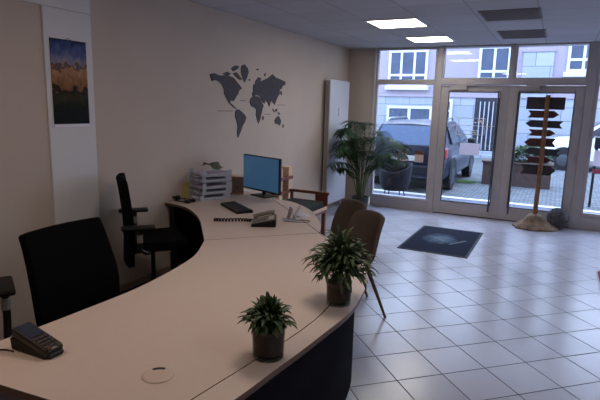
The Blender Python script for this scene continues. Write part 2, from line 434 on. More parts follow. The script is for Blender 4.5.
mxx = nt.nodes.new('ShaderNodeMixRGB'); mxx.blend_type = 'MULTIPLY'; mxx.inputs[0].default_value = .4; L(ra.outputs[0], mxx.inputs[1]); L(rk.outputs[0], mxx.inputs[2])
L(mxx.outputs[0], bs.inputs['Base Color']); bs.inputs['Roughness'].default_value = .6; bs.inputs['Specular IOR Level'].default_value = .15
M_cal = m
t = thing('wall_calendar', 'tall photo calendar of a rocky cliff under blue sky on the white pillar', 'calendar', (XP, 2.77, 1.53))
bm = B(); box(bm, (XP + .001, 2.598, 1.535), (XP + .008, 2.918, 2.16)); obj('picture_sheet', bm, M_cal, t)
bm = B(); box(bm, (XP + .001, 2.594, 1.512), (XP + .007, 2.918, 1.536)); obj('date_strip', bm, M_paper, t)
bm = B(); tube(bm, [(XP + .006, 2.598, 2.162), (XP + .006, 2.918, 2.162)], .005, 6); tube(bm, [(XP + .006, 2.733, 2.165), (XP + .004, 2.758, 2.18), (XP + .006, 2.783, 2.165)], .002, 5); obj('wire_binding', bm, M_blackmetal, t)

# world map made of thin wooden pieces
def mp_uv(u, v):
    px, py = u, v
    return px, py
MAP_T = None
import math as _m
def map_xy(u, v):
    # calibrated sheet: bilinear from four corner points of the map on the wall
    s, t_ = u / 450, v / 400
    y = (1 - s) * MC[0][0] + s * MC[1][0]; y2 = (1 - s) * MC[2][0] + s * MC[3][0]
    z = (1 - s) * MC[0][1] + s * MC[1][1]; z2 = (1 - s) * MC[2][1] + s * MC[3][1]
    return (1 - t_) * y + t_ * y2, (1 - t_) * z + t_ * z2
MC = [(4.36, 2.164), (6.35, 2.340), (4.345, 1.331), (6.40, 1.234)]
LANDS = {
 'north_america': [(42,70),(60,65),(85,78),(110,72),(125,80),(140,85),(150,95),(160,110),(172,125),(182,140),(168,150),(165,165),(158,175),(150,190),(143,203),(130,198),(128,212),(140,222),(150,235),(160,243),(150,240),(135,226),(122,212),(112,190),(102,165),(100,140),(92,120),(80,105),(65,97),(50,104)],
 'arctic_island': [(95,68),(115,58),(132,68),(118,77)],
 'arctic_island_': [(132,42),(150,28),(170,30),(162,45),(142,56)],
 'arctic_island__': [(140,66),(158,60),(172,80),(184,98),(168,96),(152,80)],
 'greenland': [(180,30),(195,22),(210,40),(215,60),(205,90),(195,110),(185,85),(178,60)],
 'south_america': [(152,250),(165,243),(180,255),(195,270),(203,285),(195,310),(185,325),(178,350),(170,370),(163,388),(159,360),(163,330),(158,305),(150,280)],
 'africa': [(225,190),(240,176),(260,178),(275,188),(282,205),(293,225),(286,245),(280,270),(275,295),(265,315),(258,295),(252,270),(255,245),(245,235),(228,228),(221,208)],
 'madagascar': [(288,280),(294,278),(291,298),(286,295)],
 'eurasia': [(232,168),(240,152),(237,142),(248,128),(250,105),(265,85),(280,90),(275,106),(290,100),(302,95),(320,88),(345,70),(362,85),(392,95),(425,108),(420,122),(405,128),(398,142),(386,146),(388,165),(376,180),(366,200),(356,220),(345,206),(335,201),(325,230),(317,210),(305,196),(300,215),(287,205),(277,182),(262,172),(250,173),(240,180)],
 'british_isle': [(238,128),(244,118),(247,134),(241,140)],
 'iceland': [(214,95),(225,94),(220,103)], 'svalbard': [(252,46),(268,42),(262,52)], 'northern_island': [(296,72),(306,64),(303,80)],
 'sumatra': [(343,240),(350,244),(360,258),(354,258)], 'borneo': [(362,244),(372,240),(372,254),(364,254)], 'new_guinea': [(378,258),(392,266),(386,270),(376,264)],
 'japan': [(395,150),(402,165),(398,173),(393,162)],
 'australia': [(357,300),(368,285),(380,277),(390,290),(395,305),(388,325),(378,318),(362,316)], 'new_zealand': [(408,318),(413,328),(406,336)],
}
t = thing('world_map', 'dark wooden world map in cut-out pieces on the beige wall', 'wall map', (wx(5.4), 5.4, 1.75))
for k, pts in LANDS.items():
    bm = B(); prism(bm, [map_xy(*p) for p in pts], 0.0, .008, lambda u, v, w: (wx(u) + w, u, v))
    obj('land_piece', bm, M_mapdark, t)
bm = B()
bm.free()
for a, b_, c in ((75, 140, 252), (372, 420, 222), (300, 335, 268), (176, 205, 200)):
    y0, z0 = map_xy(a, c); y1, z1 = map_xy(b_, c)
    bm = B(); prism(bm, [(y0, z0 - .003), (y1, z1 - .003), (y1, z1 + .003), (y0, z0 + .003)], 0.0, .003, lambda u, v, w: (wx(u) + w, u, v)); obj('ocean_caption', bm, M_mapdark, t)

# radiator
t = thing('radiator', 'tall white flat-panel radiator on the left wall behind the palm', 'radiator', (-3.34, 7.88, .12))
RX = -3.285
bm = B(); box(bm, (RX - .018, 7.50, .12), (RX, 8.31, 2.145)); obj('front_panel', bm, M_rad, t, bevel=.006)
bm = B(); box(bm, (RX - .085, 7.50, .12), (RX - .069, 8.31, 2.145)); obj('rear_panel', bm, M_rad, t, bevel=.006)
bm = B()
for i in range(26):
    yy = 7.51 + i * .031
    box(bm, (RX - .068, yy, .15), (RX - .019, yy + .006, 2.12))
obj('convector_fin', bm, M_radside, t)
bm = B(); box(bm, (RX - .07, 7.494, .14), (RX - .017, 7.50, 2.13)); obj('side_grille', bm, M_radside, t)
bm = B(); box(bm, (RX, 7.85, 1.57), (RX + .018, 7.90, 1.70)); obj('heat_meter', bm, M_paper, t, bevel=.004)
for y in (7.6, 8.2):
    bm = B(); tube(bm, [(RX - .04, y, 0.0), (RX - .04, y, .13)], .011, 8); obj('pipe', bm, M_rad, t, smooth=True)

# ------------------------------------------------------------------ desks
ZD = .74; TH = .026
SEAM = smooth_curve([(-1.02, 1.03, 0), (-1.004, 1.22, 0), (-.962, 1.55, 0), (-.927, 1.87, 0), (-.925, 2.12, 0), (-.965, 2.4, 0), (-1.06, 2.7, 0), (-1.21, 3.0, 0), (-1.40, 3.29, 0), (-1.596, 3.517, 0)], 6)
SEAM = [(p.x, p.y) for p in SEAM]
OUT = smooth_curve([(-.93, 1.0, 0), (-.879, 1.29, 0), (-.857, 1.53, 0), (-.84, 1.70, 0), (-.826, 1.90, 0), (-.812, 2.18, 0), (-.85, 2.48, 0), (-.925, 2.75, 0), (-1.06, 3.0, 0), (-1.24, 3.21, 0), (-1.44, 3.385, 0), (-1.585, 3.512, 0)], 6)
OUT = [(p.x, p.y) for p in OUT]
INN = smooth_curve([(-2.215, 2.868, 0), (-2.177, 2.803, 0), (-2.041, 2.542, 0), (-1.973, 2.29, 0), (-1.935, 2.05, 0), (-1.918, 1.85, 0), (-1.924, 1.60, 0), (-1.935, 1.36, 0), (-1.955, 1.15, 0), (-1.97, .94, 0)], 6)
INN = [(p.x, p.y) for p in INN]
def top(bm, pts): prism(bm, pts, ZD - TH, ZD)
def top_mats(o):
    o.data.materials.append(M_edge)
    for p in o.data.polygons:
        if abs(p.normal.z) < .5: p.material_index = 1
    return o
t = thing('reception_desk', 'curved beige reception desk in front with dark navy front panel', 'desk', (-1.4, 1.9, 0))
bm = B(); g = .0025
top(bm, [(x - g, y) for x, y in SEAM] + INN); top_mats(obj('worktop', bm, M_desk, t))
bm = B(); top(bm, [(-.98, 1.0)] [:0] + OUT + [(x + g, y) for x, y in SEAM[::-1]][1:]); top_mats(obj('visitor_counter', bm, M_desk, t))
# curved front panel
PAN = smooth_curve([(-.955, 1.06, 0), (-.935, 1.3, 0), (-.915, 1.55, 0), (-.898, 1.85, 0), (-.885, 2.15, 0), (-.92, 2.45, 0), (-.985, 2.70, 0), (-1.12, 2.95, 0), (-1.30, 3.16, 0), (-1.50, 3.35, 0)], 6)
bm = B(); sheet(bm, [[(p.x, p.y, .10) for p in PAN], [(p.x, p.y, ZD - TH) for p in PAN]]); obj('front_panel', bm, M_navy, t, solid=.018, smooth=True)
for (x, y) in ((-1.01, 2.66), (-1.02, 1.12), (-1.86, 1.02), (-2.06, 2.72)):
    bm = B(); box(bm, (x - .025, y - .025, .02), (x + .025, y + .025, ZD - TH)); lg = obj('leg', bm, M_blackmetal, t, bevel=.004)
    bm = B(); lathe(bm, [(.032, 0), (.034, .012), (.02, .03)], (x, y, 0), 16); obj('foot', bm, M_plast, lg, smooth=True)
bm = B(); box(bm, (-1.80, 1.005, .10), (-1.10, 1.023, ZD - TH)); obj('side_panel', bm, M_greypanel, t)
GX, GY = -1.208, 1.285
bm = B(); lathe(bm, [(.052, 0), (.058, .0015), (.056, .004), (.05, .005)], (GX, GY, ZD), 36); gr = obj('cable_grommet', bm, mat('grommet_beige', (203, 182, 168), .42), t, smooth=True)
bm = B()
arc = [(GX + .048 * math.cos(a), GY + .048 * math.sin(a)) for a in [math.radians(95 + i * 9) for i in range(8)]]
arc2 = [(GX + .035 * math.cos(a), GY + .035 * math.sin(a)) for a in [math.radians(95 + i * 9) for i in range(8)]][::-1]
prism(bm, arc + arc2, ZD + .005, ZD + .0062); obj('cable_slot', bm, M_dark, gr)

t = thing('office_desk', 'beige office desk along the wall carrying the monitor, rounded visitor end', 'desk', (-2.6, 3.9, 0))
FIN = smooth_curve([(-3.418, 3.80, 0), (-3.30, 3.79, 0), (-3.10, 3.73, 0), (-2.88, 3.58, 0), (-2.65, 3.372, 0), (-2.43, 3.12, 0), (-2.219, 2.874, 0)], 6)
FIN = [(p.x, p.y) for p in FIN]
bm = B(); top(bm, FIN + [(-1.60, 3.526), (-2.06, 4.0), (-2.55, 4.49), (-2.70, 4.66), (-3.0, 4.80), (-3.418, 4.98)]); top_mats(obj('worktop', bm, M_desk, t))
LEAF = smooth_curve([(-1.596, 3.53, 0), (-1.64, 3.64, 0), (-1.70, 3.775, 0), (-1.80, 3.94, 0), (-1.92, 4.12, 0), (-2.05, 4.29, 0), (-2.24, 4.46, 0), (-2.42, 4.57, 0), (-2.58, 4.60, 0), (-2.68, 4.645, 0)], 6)
bm = B(); top(bm, [(p.x, p.y) for p in LEAF] + [(-2.545, 4.494), (-2.056, 4.005)]); top_mats(obj('visitor_leaf', bm, M_desk, t))
for (x, y) in ((-1.80, 3.62), (-2.22, 2.98), (-3.36, 3.86), (-3.36, 4.85), (-2.62, 4.52)):
    bm = B(); box(bm, (x - .025, y - .025, .02), (x + .025, y + .025, ZD - TH)); lg = obj('leg', bm, M_blackmetal, t, bevel=.004)
    bm = B(); lathe(bm, [(.032, 0), (.034, .012), (.02, .03)], (x, y, 0), 16); obj('foot', bm, M_plast, lg, smooth=True)
bm = B(); sheet(bm, [[(-1.80, 3.66, .12), (-2.1, 3.98, .12), (-2.62, 4.5, .12)], [(-1.80, 3.66, ZD - TH), (-2.1, 3.98, ZD - TH), (-2.62, 4.5, ZD - TH)]]); obj('modesty_panel', bm, M_navy, t, solid=.018)
bm = B(); box(bm, (-3.41, 3.90, .08), (-3.395, 4.90, ZD - TH)); obj('back_panel', bm, M_navy, t)
for x0, x1, y0, y1 in ((-3.39, -2.97, 4.0, 4.5), (-2.62, -2.20, 3.52, 3.98)):  # dark blocks added to stand in for the shade under the desk
    bm = B(); box(bm, (x0, y0, .03), (x1, y1, .64)); pd = obj('shade_block', bm, M_navy, t, bevel=.004)
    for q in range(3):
        bm = B(); box(bm, (x0 + .01, y0 - .014, .06 + q * .19), (x1 - .01, y0, .235 + q * .19)); obj('shade_block_front', bm, M_navy, pd, bevel=.003)
bm = B(); sheet(bm, [[(-3.36, 4.83, .12), (-3.0, 4.72, .12), (-2.62, 4.53, .12)], [(-3.36, 4.83, ZD - TH), (-3.0, 4.72, ZD - TH), (-2.62, 4.53, ZD - TH)]]); obj('modesty_panel', bm, M_navy, t, solid=.018)

# ------------------------------------------------------------------ office chairs (facing +x at rest)
def office_chair(label, loc, rz, dz=0, arm=0, rec=1, low=.46, arms=True, cat='office chair'):
    t = thing('office_chair', label, cat, loc, rz, group='black office chairs')
    k = dict(world=False)
    # backrest: tall curved panel
    rows = []
    prof = [(.46, -.19, .24), (.55, -.165, .268), (.65, -.17, .275), (.75, -.19, .272), (.86, -.225, .263), (.95, -.258, .256), (1.0, -.282, .252), (1.015, -.290, .246)]
    prof[0] = (low - dz, prof[0][1], prof[0][2])
    for z, x, hw in prof:
        x = -.225 + (x + .225) * rec
        rows.append([(x + .03 * abs(s) ** 2, s * hw, z + dz) for s in [i / 6 - 1 for i in range(13)]])
    bm = B(); sheet(bm, rows); obj('backrest', bm, M_mesh, t, solid=.05, smooth=True, bevel=.008, **k)
    rows = []
    for i in range(9):
        u = i / 8; x = -.20 + .46 * u
        rows.append([(x, s * (.25 - .03 * (2 * u - 1) ** 2), .47 + dz + .018 * abs(s) ** 2 - (.03 if i == 8 else 0) - .012 * math.sin(u * PI)) for s in [j / 5 - 1 for j in range(11)]])
    bm = B(); sheet(bm, rows); obj('seat', bm, M_mesh, t, solid=.07, smooth=True, **k)
    for s in (-1, 1) if arms else ():
        bm = B(); tube(bm, [(-.05, s * .27, .44 + dz), (-.08, s * .335, .46 + dz), (-.12, s * .345, .54 + arm), (-.12, s * .345, .70 + arm)], [.016, .018, .018, .02], 8)
        a = obj('armrest', bm, M_blackmetal, t, smooth=True, **k)
        bm = B(); cbox(bm, (-.13, s * .345, .715 + arm), (.25, .085, .03)); obj('arm_pad', bm, M_plast, a, bevel=.012, **k)
        bm = B(); tube(bm, [(-.12, s * .345, .60 + arm), (-.12, s * .345, .66 + arm)], .023, 10); obj('arm_sleeve', bm, M_silver, a, smooth=True, label='silver sleeve', **k)
    bm = B(); tube(bm, [(-.02, 0, .40 + dz), (-.14, 0, .39 + dz), (-.20, 0, .44 + dz), (-.215, 0, .58 + dz)], [.03, .03, .026, .02], 8); obj('back_bracket', bm, M_plast, t, smooth=True, **k)
    bm = B(); lathe(bm, [(.028, .07), (.028, .24), (.018, .25), (.018, .40 + dz), (.07, .41 + dz), (.07, .43 + dz)], (0, 0, 0), 16); obj('gas_column', bm, M_blackmetal, t, smooth=True, **k)
    for i in range(5):
        a = 2 * PI * i / 5 + .3; c, s = math.cos(a), math.sin(a)
        bm = B(); tube(bm, [(0, 0, .10), (c * .16, s * .16, .095), (c * .30, s * .30, .075)], [.03, .024, .016], 8); f = obj('base_leg', bm, M_plast, t, smooth=True, **k)
        bm = B()
        for d in (-.014, .014):
            px, py = c * .30 - s * d, s * .30 + c * d
            tube(bm, [(px - s * .008, py + c * .008, .028), (px + s * .008, py - c * .008, .028)], .028, 12)
        tube(bm, [(c * .30, s * .30, .03), (c * .30, s * .30, .08)], .007, 6)
        obj('castor', bm, M_plast, f, **k)
    return t
office_chair('black office chair with broad backrest nearest, behind the card terminal', (-2.185, 1.875, .006), 0, arms=False)
office_chair('black office chair seen side-on between the wall and inner curve of the desk', (-2.95, 3.12, .006), math.atan2(.74, .67), .10, arm=.05, rec=.35, low=.42)
office_chair('black office chair mostly out of frame at far left, only its armrest showing', (-2.42, 1.10, .006), math.radians(-30), arm=.085)

# ------------------------------------------------------------------ visitor chairs: upholstered shell, four wooden legs (facing +x at rest)
def shell_chair(label, loc, rz):
    t = thing('shell_chair', label, 'visitor chair', loc, rz, group='brown shell chairs')
    k = dict(world=False)
    path = [(.24, .435), (.20, .455), (.08, .45), (-.06, .44), (-.15, .455), (-.20, .52), (-.225, .62), (-.24, .73), (-.252, .82), (-.262, .865)]
    hw = [.17, .19, .20, .20, .202, .205, .208, .204, .196, .172]
    wrap = [.0, .0, .01, .03, .07, .115, .13, .11, .075, .04]
    lift = [.0, .005, .02, .035, .05, .03, .0, -.005, -.01, -.02]
    rows = []
    for (x, z), w, wr, lf in zip(path, hw, wrap, lift):
        rows.append([(x + wr * abs(s) ** 2.2, s * w, z + lf * abs(s) ** 2.5) for s in [j / 6 - 1 for j in range(13)]])
    bm = B(); sheet(bm, rows); obj('seat_shell', bm, M_shell, t, solid=.035, sub=1, smooth=True, **k)
    for sx in (-1, 1):
        for s in (-1, 1):
            bm = B(); tube(bm, [(sx * .11, s * .11, .43), (sx * .24, s * .225, 0.0)], [.019, .011], 10); obj('leg', bm, M_walnut, t, smooth=True, **k)
    bm = B(); cbox(bm, (0, 0, .415), (.26, .26, .025)); obj('under_frame', bm, M_walnut, t, bevel=.005, **k)
    return t
VD = math.atan2(-.86, -.52)
sc1 = shell_chair('brown upholstered shell chair nearer the camera at the visitor side', (-1.445, 3.79, 0), VD)
dup(sc1, (-1.74, 4.18, 0), VD - .05, 'brown upholstered shell chair half hidden behind the other one')

# ------------------------------------------------------------------ low wooden chair and slatted rack near the radiator
t = thing('lounge_chair', 'low dark wooden chair with dark green cushion behind the far desk end', 'chair', (-2.76, 5.45, 0))
xa, xb, yb = -3.03, -2.50, 5.74
bm = B(); cbox(bm, ((xa + xb) / 2, 5.44, .50), (xb - xa - .05, .52, .11)); obj('seat_cushion', bm, M_cushion, t, bevel=.03)
bm = B(); cbox(bm, ((xa + xb) / 2, 5.44, .43), (xb - xa, .54, .03)); obj('seat_board', bm, M_oak, t, bevel=.004)
bm = B(); cbox(bm, ((xa + xb) / 2, yb, .64), (xb - xa + .03, .03, .035)); obj('back_rail', bm, M_oak, t, bevel=.004)
for x, w in ((xa + .02, .04), (xb - .085, .17)):
    bm = B(); cbox(bm, (x, yb, .555), (w, .028, .14)); obj('back_post', bm, M_oak, t, bevel=.004)
for x in (xa + .03, xb - .03):
    for y in (5.20, 5.70):
        bm = B(); cbox(bm, (x, y, .245 if y > 5.5 else .21), (.045, .045, .49 if y > 5.5 else .42)); obj('leg', bm, M_oak, t, bevel=.004)
bm = B(); cbox(bm, (xb + .005, 5.44, .47), (.025, .5, .035)); obj('side_rail', bm, M_palewood, t, bevel=.004, label='pale side rail')
t = thing('slatted_rack', 'narrow pale wooden rack with dark bars against the wall right of the monitor', 'rack', (-3.36, 6.1, 0))
for y in (5.93, 6.20):
    bm = B(); box(bm, (-3.405, y - .05, 0), (-3.28, y + .05, .88)); obj('side_board', bm, M_palewood, t, bevel=.004)
for z in (.20, .52, .71):
    bm = B(); box(bm, (-3.405, 5.88, z), (-3.265, 6.25, z + .045)); obj('cross_bar', bm, M_oak, t, bevel=.003)

# ------------------------------------------------------------------ things on the desks
# monitor
n = Vector((-.35, -.94, 0)).normalized(); wv = Vector((.94, -.35, 0)).normalized()
MC_ = Vector((-2.815, 4.635, .985))
t = thing('computer_monitor', 'wide black-framed monitor with blue screen on the far desk', 'monitor', (-2.72, 4.62, ZD))
def mon(u, v, w): return tuple(MC_ + wv * u + Vector((0, 0, v)) + n * w)
bm = B(); prism(bm, [(-.318, -.19), (.305, -.19), (.305, .19), (-.318, .19)], -.035, 0, mon); obj('housing', bm, M_plast, t, bevel=.006)
bm = B(); prism(bm, [(-.308, -.17), (.295, -.17), (.295, .181), (-.308, .181)], 0.0005, .0025, mon); obj('screen', bm, M_screen, t)
bm = B(); c0 = MC_ - n * .05
tube(bm, [(c0.x, c0.y, ZD + .01), (c0.x, c0.y, .95)], .022, 12); obj('stand_column', bm, M_plast, t, smooth=True)
bm = B(); prism(bm, [(-.13, -.09), (.13, -.09), (.13, .09), (-.13, .09)], ZD, ZD + .012, lambda u, v, w: (c0.x + wv.x * u + n.x * v, c0.y + wv.y * u + n.y * v, w)); obj('stand_foot', bm, M_plast, t, bevel=.004)
# keyboard
kx, ky, ka = -2.66, 3.935, math.atan2(-.30, .42)
t = thing('keyboard', 'black computer keyboard lying at an angle before the monitor', 'keyboard', (kx, ky, ZD), ka)
bm = B(); prism(bm, [(-.08, 0.0), (.08, 0), (.08, .016), (-.08, .026)], -.23, .23, lambda u, v, w: (w, -u, v)); obj('case', bm, M_plast, t, world=False, bevel=.003)
bm = B()
for r in range(5):
    for c in range(15):
        if r == 0 and 4 <= c <= 9: continue
        cbox(bm, (-.21 + c * .03, -.062 + r * .029, .0205 + .0017 * r), (.025, .024, .008))
cbox(bm, (-.015, -.062, .0205), (.17, .024, .008))
obj('keycap', bm, mat('keycap_black', (34, 33, 36), .5), t, world=False)
# phone
pa = math.radians(-62)
t = thing('desk_phone', 'grey and black office phone with coiled cord near the desk joint', 'telephone', (-2.11, 3.535, ZD), pa)
bm = B(); prism(bm, [(-.10, 0), (.10, 0), (.10, .065), (-.10, .022)], -.11, .11, lambda u, v, w: (w, u, v)); obj('base', bm, M_plast, t, world=False, bevel=.006)
bm = B(); prism(bm, [(-.095, .0235), (.095, .0645), (.095, .0685), (-.095, .0275)], -.105, .105, lambda u, v, w: (w, u, v)); obj('face_plate', bm, M_phone, t, world=False, bevel=.002)
bm = B()
for r in range(4):
    for c in range(3):
        yy = -.07 + r * .028; cbox(bm, (.0 + c * .03, yy, .034 + (yy + .095) * .2158), (.02, .018, .006))
obj('dial_key', bm, M_silver, t, world=False)
bm = B(); yy = .062; cbox(bm, (.03, yy, .0325 + (yy + .095) * .2158), (.12, .045, .004), Matrix.Rotation(.21, 3, 'X')); obj('display', bm, mat('phone_display', (196, 192, 182), .3), t, world=False)
bm = B(); tube(bm, [(-.075, -.09, .045), (-.075, -.06, .062), (-.075, .05, .088), (-.075, .085, .085)], [.022, .017, .017, .022], 10); obj('handset', bm, M_phone, t, world=False, smooth=True)
bm = B()
pts = []
_c, _s = math.cos(-pa), math.sin(-pa)
for i in range(150):
    u = i / 149; a = u * 2 * PI * 13
    wx, wy = -2.235 - .29 * u - (-2.11), 3.545 - .135 * u + .015 * math.sin(u * 6) - 3.535
    lx, ly = wx * _c - wy * _s, wx * _s + wy * _c
    pts.append((lx + .006 * math.cos(a), ly + .011 * math.cos(a), .0145 + .010 * math.sin(a)))
tube(bm, pts, .0058, 6); obj('coiled_cord', bm, M_plast, t, world=False, smooth=True)
# acrylic stand with card, and wire loop
t = thing('leaflet_stand', 'small clear acrylic card stand with mauve card right of the phone', 'card stand', (-2.02, 3.80, ZD), math.radians(-52))
bm = B(); box(bm, (-.06, -.05, 0), (.06, .05, .004)); box(bm, (-.06, -.004, .004), (.06, .0, .11), Matrix.Rotation(-.25, 3, 'X'), (0, 0, .004)); box(bm, (-.06, .046, .004), (.06, .05, .03)); obj('holder', bm, M_tray, t, world=False)
bm = B(); box(bm, (-.05, -.009, .006), (.045, -.006, .10), Matrix.Rotation(-.25, 3, 'X'), (0, 0, .004)); obj('card', bm, M_mauve, t, world=False)
t = thing('notepad', 'small white folded leaflet pile beside the acrylic card stand', 'leaflets', (-1.98, 3.94, ZD), .6)
bm = B()
for i in range(4): cbox(bm, (.004 * i, .003 * i, .004 + i * .006), (.10, .14, .005), rotz(.12 * i))
obj('leaflet', bm, M_paper, t, world=False)
bm = B(); prism(bm, [(-.045, 0), (.045, 0), (0, .075)], -.05, .05, lambda u, v, w: (u, w, v + .0265)); obj('folded_card', bm, M_paper, t, world=False)
bm = B(); tube(bm, [(p.x, p.y, ZD + .003) for p in smooth_curve([(-2.03, 3.72, 0), (-1.93, 3.74, 0), (-1.83, 3.80, 0), (-1.86, 3.86, 0), (-1.96, 3.80, 0), (-2.05, 3.86, 0)], 8)], .0028, 6)
tag(obj('desk_cable', bm, M_plast, smooth=True), 'thin black cable looped before the acrylic card stand', 'cable')
# letter trays
M_sheet = [mat('papers_white', (226, 226, 234), .8), mat('papers_violet', (186, 176, 200), .8), mat('papers_dark', (112, 116, 132), .7), mat('papers_grey', (206, 208, 218), .8)]
TX, TY, TA = -3.205, 4.26, math.radians(-24)
words = ['lowest', 'second from the bottom', 'middle', 'second from the top', 'topmost']
for i in range(5):
    z = ZD + i * .062
    off = (.006 * ((i * 37) % 5 - 2), .006 * ((i * 53) % 5 - 2))
    t = thing('letter_tray', 'clear plastic letter tray, %s of the stack on the far desk' % words[i], 'letter tray', (TX + off[0], TY + off[1], z), TA, group='stacked letter trays')
    bm = B(); box(bm, (-.14, -.17, 0), (.14, .17, .003))
    for s in (-1, 1):
        box(bm, (s * .14 - .002, -.17, .003), (s * .14 + .002, .17, .022)); box(bm, (s * .14 - .002, .10, .022), (s * .14 + .002, .17, .06)); box(bm, (s * .14 - .002, -.17, .022), (s * .14 + .002, -.13, .06))
    box(bm, (-.14, .168, .003), (.14, .172, .03)); box(bm, (-.14, -.172, .003), (-.05, -.168, .03)); box(bm, (.05, -.172, .003), (.14, -.168, .03))
    obj('tray', bm, M_tray, t, world=False)
    bm = B()
    for j in range(3):
        cbox(bm, (.006 * j - .005, -.004 * j, .007 + j * .007), (.235, .31, .006), rotz(.05 * (j - 1)))
    tag(obj('paper_stack', bm, M_sheet[(i * 2 + 1) % 4] if i else M_sheet[0]), 'sheaf of papers lying in the %s letter tray' % words[i], 'papers', group='papers in the letter trays')
    o = bpy.data.objects['paper_stack' if i == 0 else 'paper_stack.%03d' % i]; o.location = (TX + off[0], TY + off[1], z); o.rotation_euler = (0, 0, TA)
bm = B(); rows = []
for i in range(7):
    u = i / 6; rows.append([(-.10 + .2 * u, -.07 + .14 * v, .055 + .045 * math.sin(u * PI) * (1 - .4 * v) + .02 * math.sin(u * 9 + v * 4)) for v in [j / 5 for j in range(6)]])
sheet(bm, rows); o = tag(obj('crumpled_brochure', bm, mat('brochure_green', (72, 84, 52), .6, noise=.5, nscale=18), solid=.004, smooth=True), 'curled dark green brochure on top of the letter trays', 'brochure')
o.location = (TX + .02, TY + .02, ZD + .31 - .035); o.rotation_euler = (0, 0, TA)
# yellow folder leaning on the wall, brown frame, headset
bm = B(); box(bm, (-3.416, 4.06, ZD), (-3.404, 4.20, ZD + .165), Matrix.Rotation(0.0, 3, 'Y'), (-3.42, 4.12, ZD)); tag(obj('yellow_folder', bm, M_yellow), 'yellow folder standing against the wall left of the letter trays', 'folder')
t = thing('picture_frame', 'small brown wooden frame standing between letter trays and monitor', 'picture frame', (-3.10, 4.60, ZD + .003), math.radians(38))
rx = Matrix.Rotation(-.2, 3, 'X')
bm = B()
for a, b_ in (((-.075, -.009, 0), (-.05, .009, .19)), ((.05, -.009, 0), (.075, .009, .19)), ((-.05, -.009, 0), (.05, .009, .025)), ((-.05, -.009, .165), (.05, .009, .19))): box(bm, a, b_, rx, (0, 0, 0))
obj('frame', bm, M_brown, t, world=False, bevel=.003)
bm = B(); box(bm, (-.05, -.004, .025), (.05, .004, .165), rx, (0, 0, 0)); obj('photo', bm, mat('photo_dark', (84, 58, 50), .35, noise=.3, nscale=20), t, world=False)
bm = B(); box(bm, (-.012, .009, 0), (.012, .09, .006)); box(bm, (-.012, .03, .0), (.012, .036, .13), Matrix.Rotation(.35, 3, 'X'), (0, .09, 0)); obj('strut', bm, M_brown, t, world=False)
t = thing('card_box', 'pale cardboard box half hidden behind the monitor', 'box', (-3.3, 4.86, ZD))
bm = B(); box(bm, (-3.38, 4.80, ZD), (-3.22, 4.92, ZD + .15)); obj('body', bm, M_palewood, t, bevel=.002)
bm = B(); box(bm, (-3.382, 4.798, ZD + .151), (-3.218, 4.922, ZD + .165)); obj('lid', bm, M_palewood, t, bevel=.002)
t = thing('headset', 'black telephone headset with boom lying near the wall end of the desk', 'headset', (-3.29, 3.93, ZD), .5)
bm = B(); tube(bm, [(.09 * math.cos(a), .075 * math.sin(a), .010 + .012 * abs(math.sin(a * .5))) for a in [i * 2 * PI / 28 * .86 for i in range(29)]], .006, 8); obj('headband', bm, M_plast, t, world=False, smooth=True)
bm = B(); lathe(bm, [(.02, 0), (.033, .006), (.033, .022), (.018, .03)], (.088, 0, 0), 16); obj('ear_cushion', bm, M_plast, t, world=False, smooth=True)
bm = B(); lathe(bm, [(.02, 0), (.033, .006), (.033, .022), (.018, .03)], (.05, -.06, 0), 16); obj('ear_cushion', bm, M_plast, t, world=False, smooth=True)
bm = B(); tube(bm, [(.05, -.06, .025), (0, -.085, .05), (-.07, -.07, .055)], .003, 6); cbox(bm, (-.08, -.068, .056), (.03, .02, .02)); obj('boom', bm, M_plast, t, world=False)
bm = B(); cbox(bm, (-3.405, 3.97, ZD + .022), (.05, .05, .044)); o = tag(obj('headset_dock', bm, M_plast, bevel=.008), 'small black dock with stub beside the headset against the wall', 'dock')
# card terminal
t = thing('card_terminal', 'black card payment terminal on its dock at the front of the desk', 'card terminal', (-1.752, 1.195, ZD), math.radians(92))
k = dict(world=False)
bm = B(); prism(bm, [(-.095, 0), (.095, 0), (.10, .05), (.07, .055), (-.095, .02)], -.042, .042, lambda u, v, w: (w, u, v)); obj('dock', bm, M_plast, t, bevel=.006, **k)
ra_ = Matrix.Rotation(.28, 3, 'X')
def tb(bm, a, b_): return box(bm, a, b_, ra_, (0, 0, .035))
bm = B(); vs = tb(bm, (-.041, -.105, .028), (.041, .10, .068)); obj('body', bm, mat('terminal_black', (32, 25, 24), .4), t, bevel=.012, **k)
bm = B(); tb(bm, (-.032, -.002, .068), (.032, .088, .0695)); obj('screen', bm, mat('terminal_screen', (52, 58, 74), .2), t, **k)
bm = B()
for r in range(4):
    for c in range(3):
        tb(bm, (-.032 + c * .0225, -.088 + r * .02, .068), (-.013 + c * .0225, -.075 + r * .02, .0715))
obj('key', bm, mat('terminal_key', (66, 58, 58), .5), t, **k)
bm = B(); tb(bm, (-.032, -.1, .068), (-.013, -.0905, .0715)); obj('cancel_key', bm, mat('key_red', (96, 36, 32), .5), t, **k)
bm = B(); tb(bm, (.013, -.1, .068), (.032, -.0905, .0715)); obj('confirm_key', bm, mat('key_green', (48, 76, 42), .5), t, **k)
bm = B(); tb(bm, (-.028, -.118, .036), (.028, -.104, .05)); obj('card_slot', bm, M_dark, t, **k)
bm = B(); tube(bm, [(p.x, p.y, ZD + .004) for p in smooth_curve([(-1.815, 1.14, 0), (-1.86, 1.13, 0), (-1.89, 1.09, 0), (-1.93, 1.0, 0), (-1.95, .955, 0)], 8)], .003, 6)
tag(obj('terminal_cable', bm, M_plast, smooth=True), 'thin black cable running left from the card terminal', 'cable')

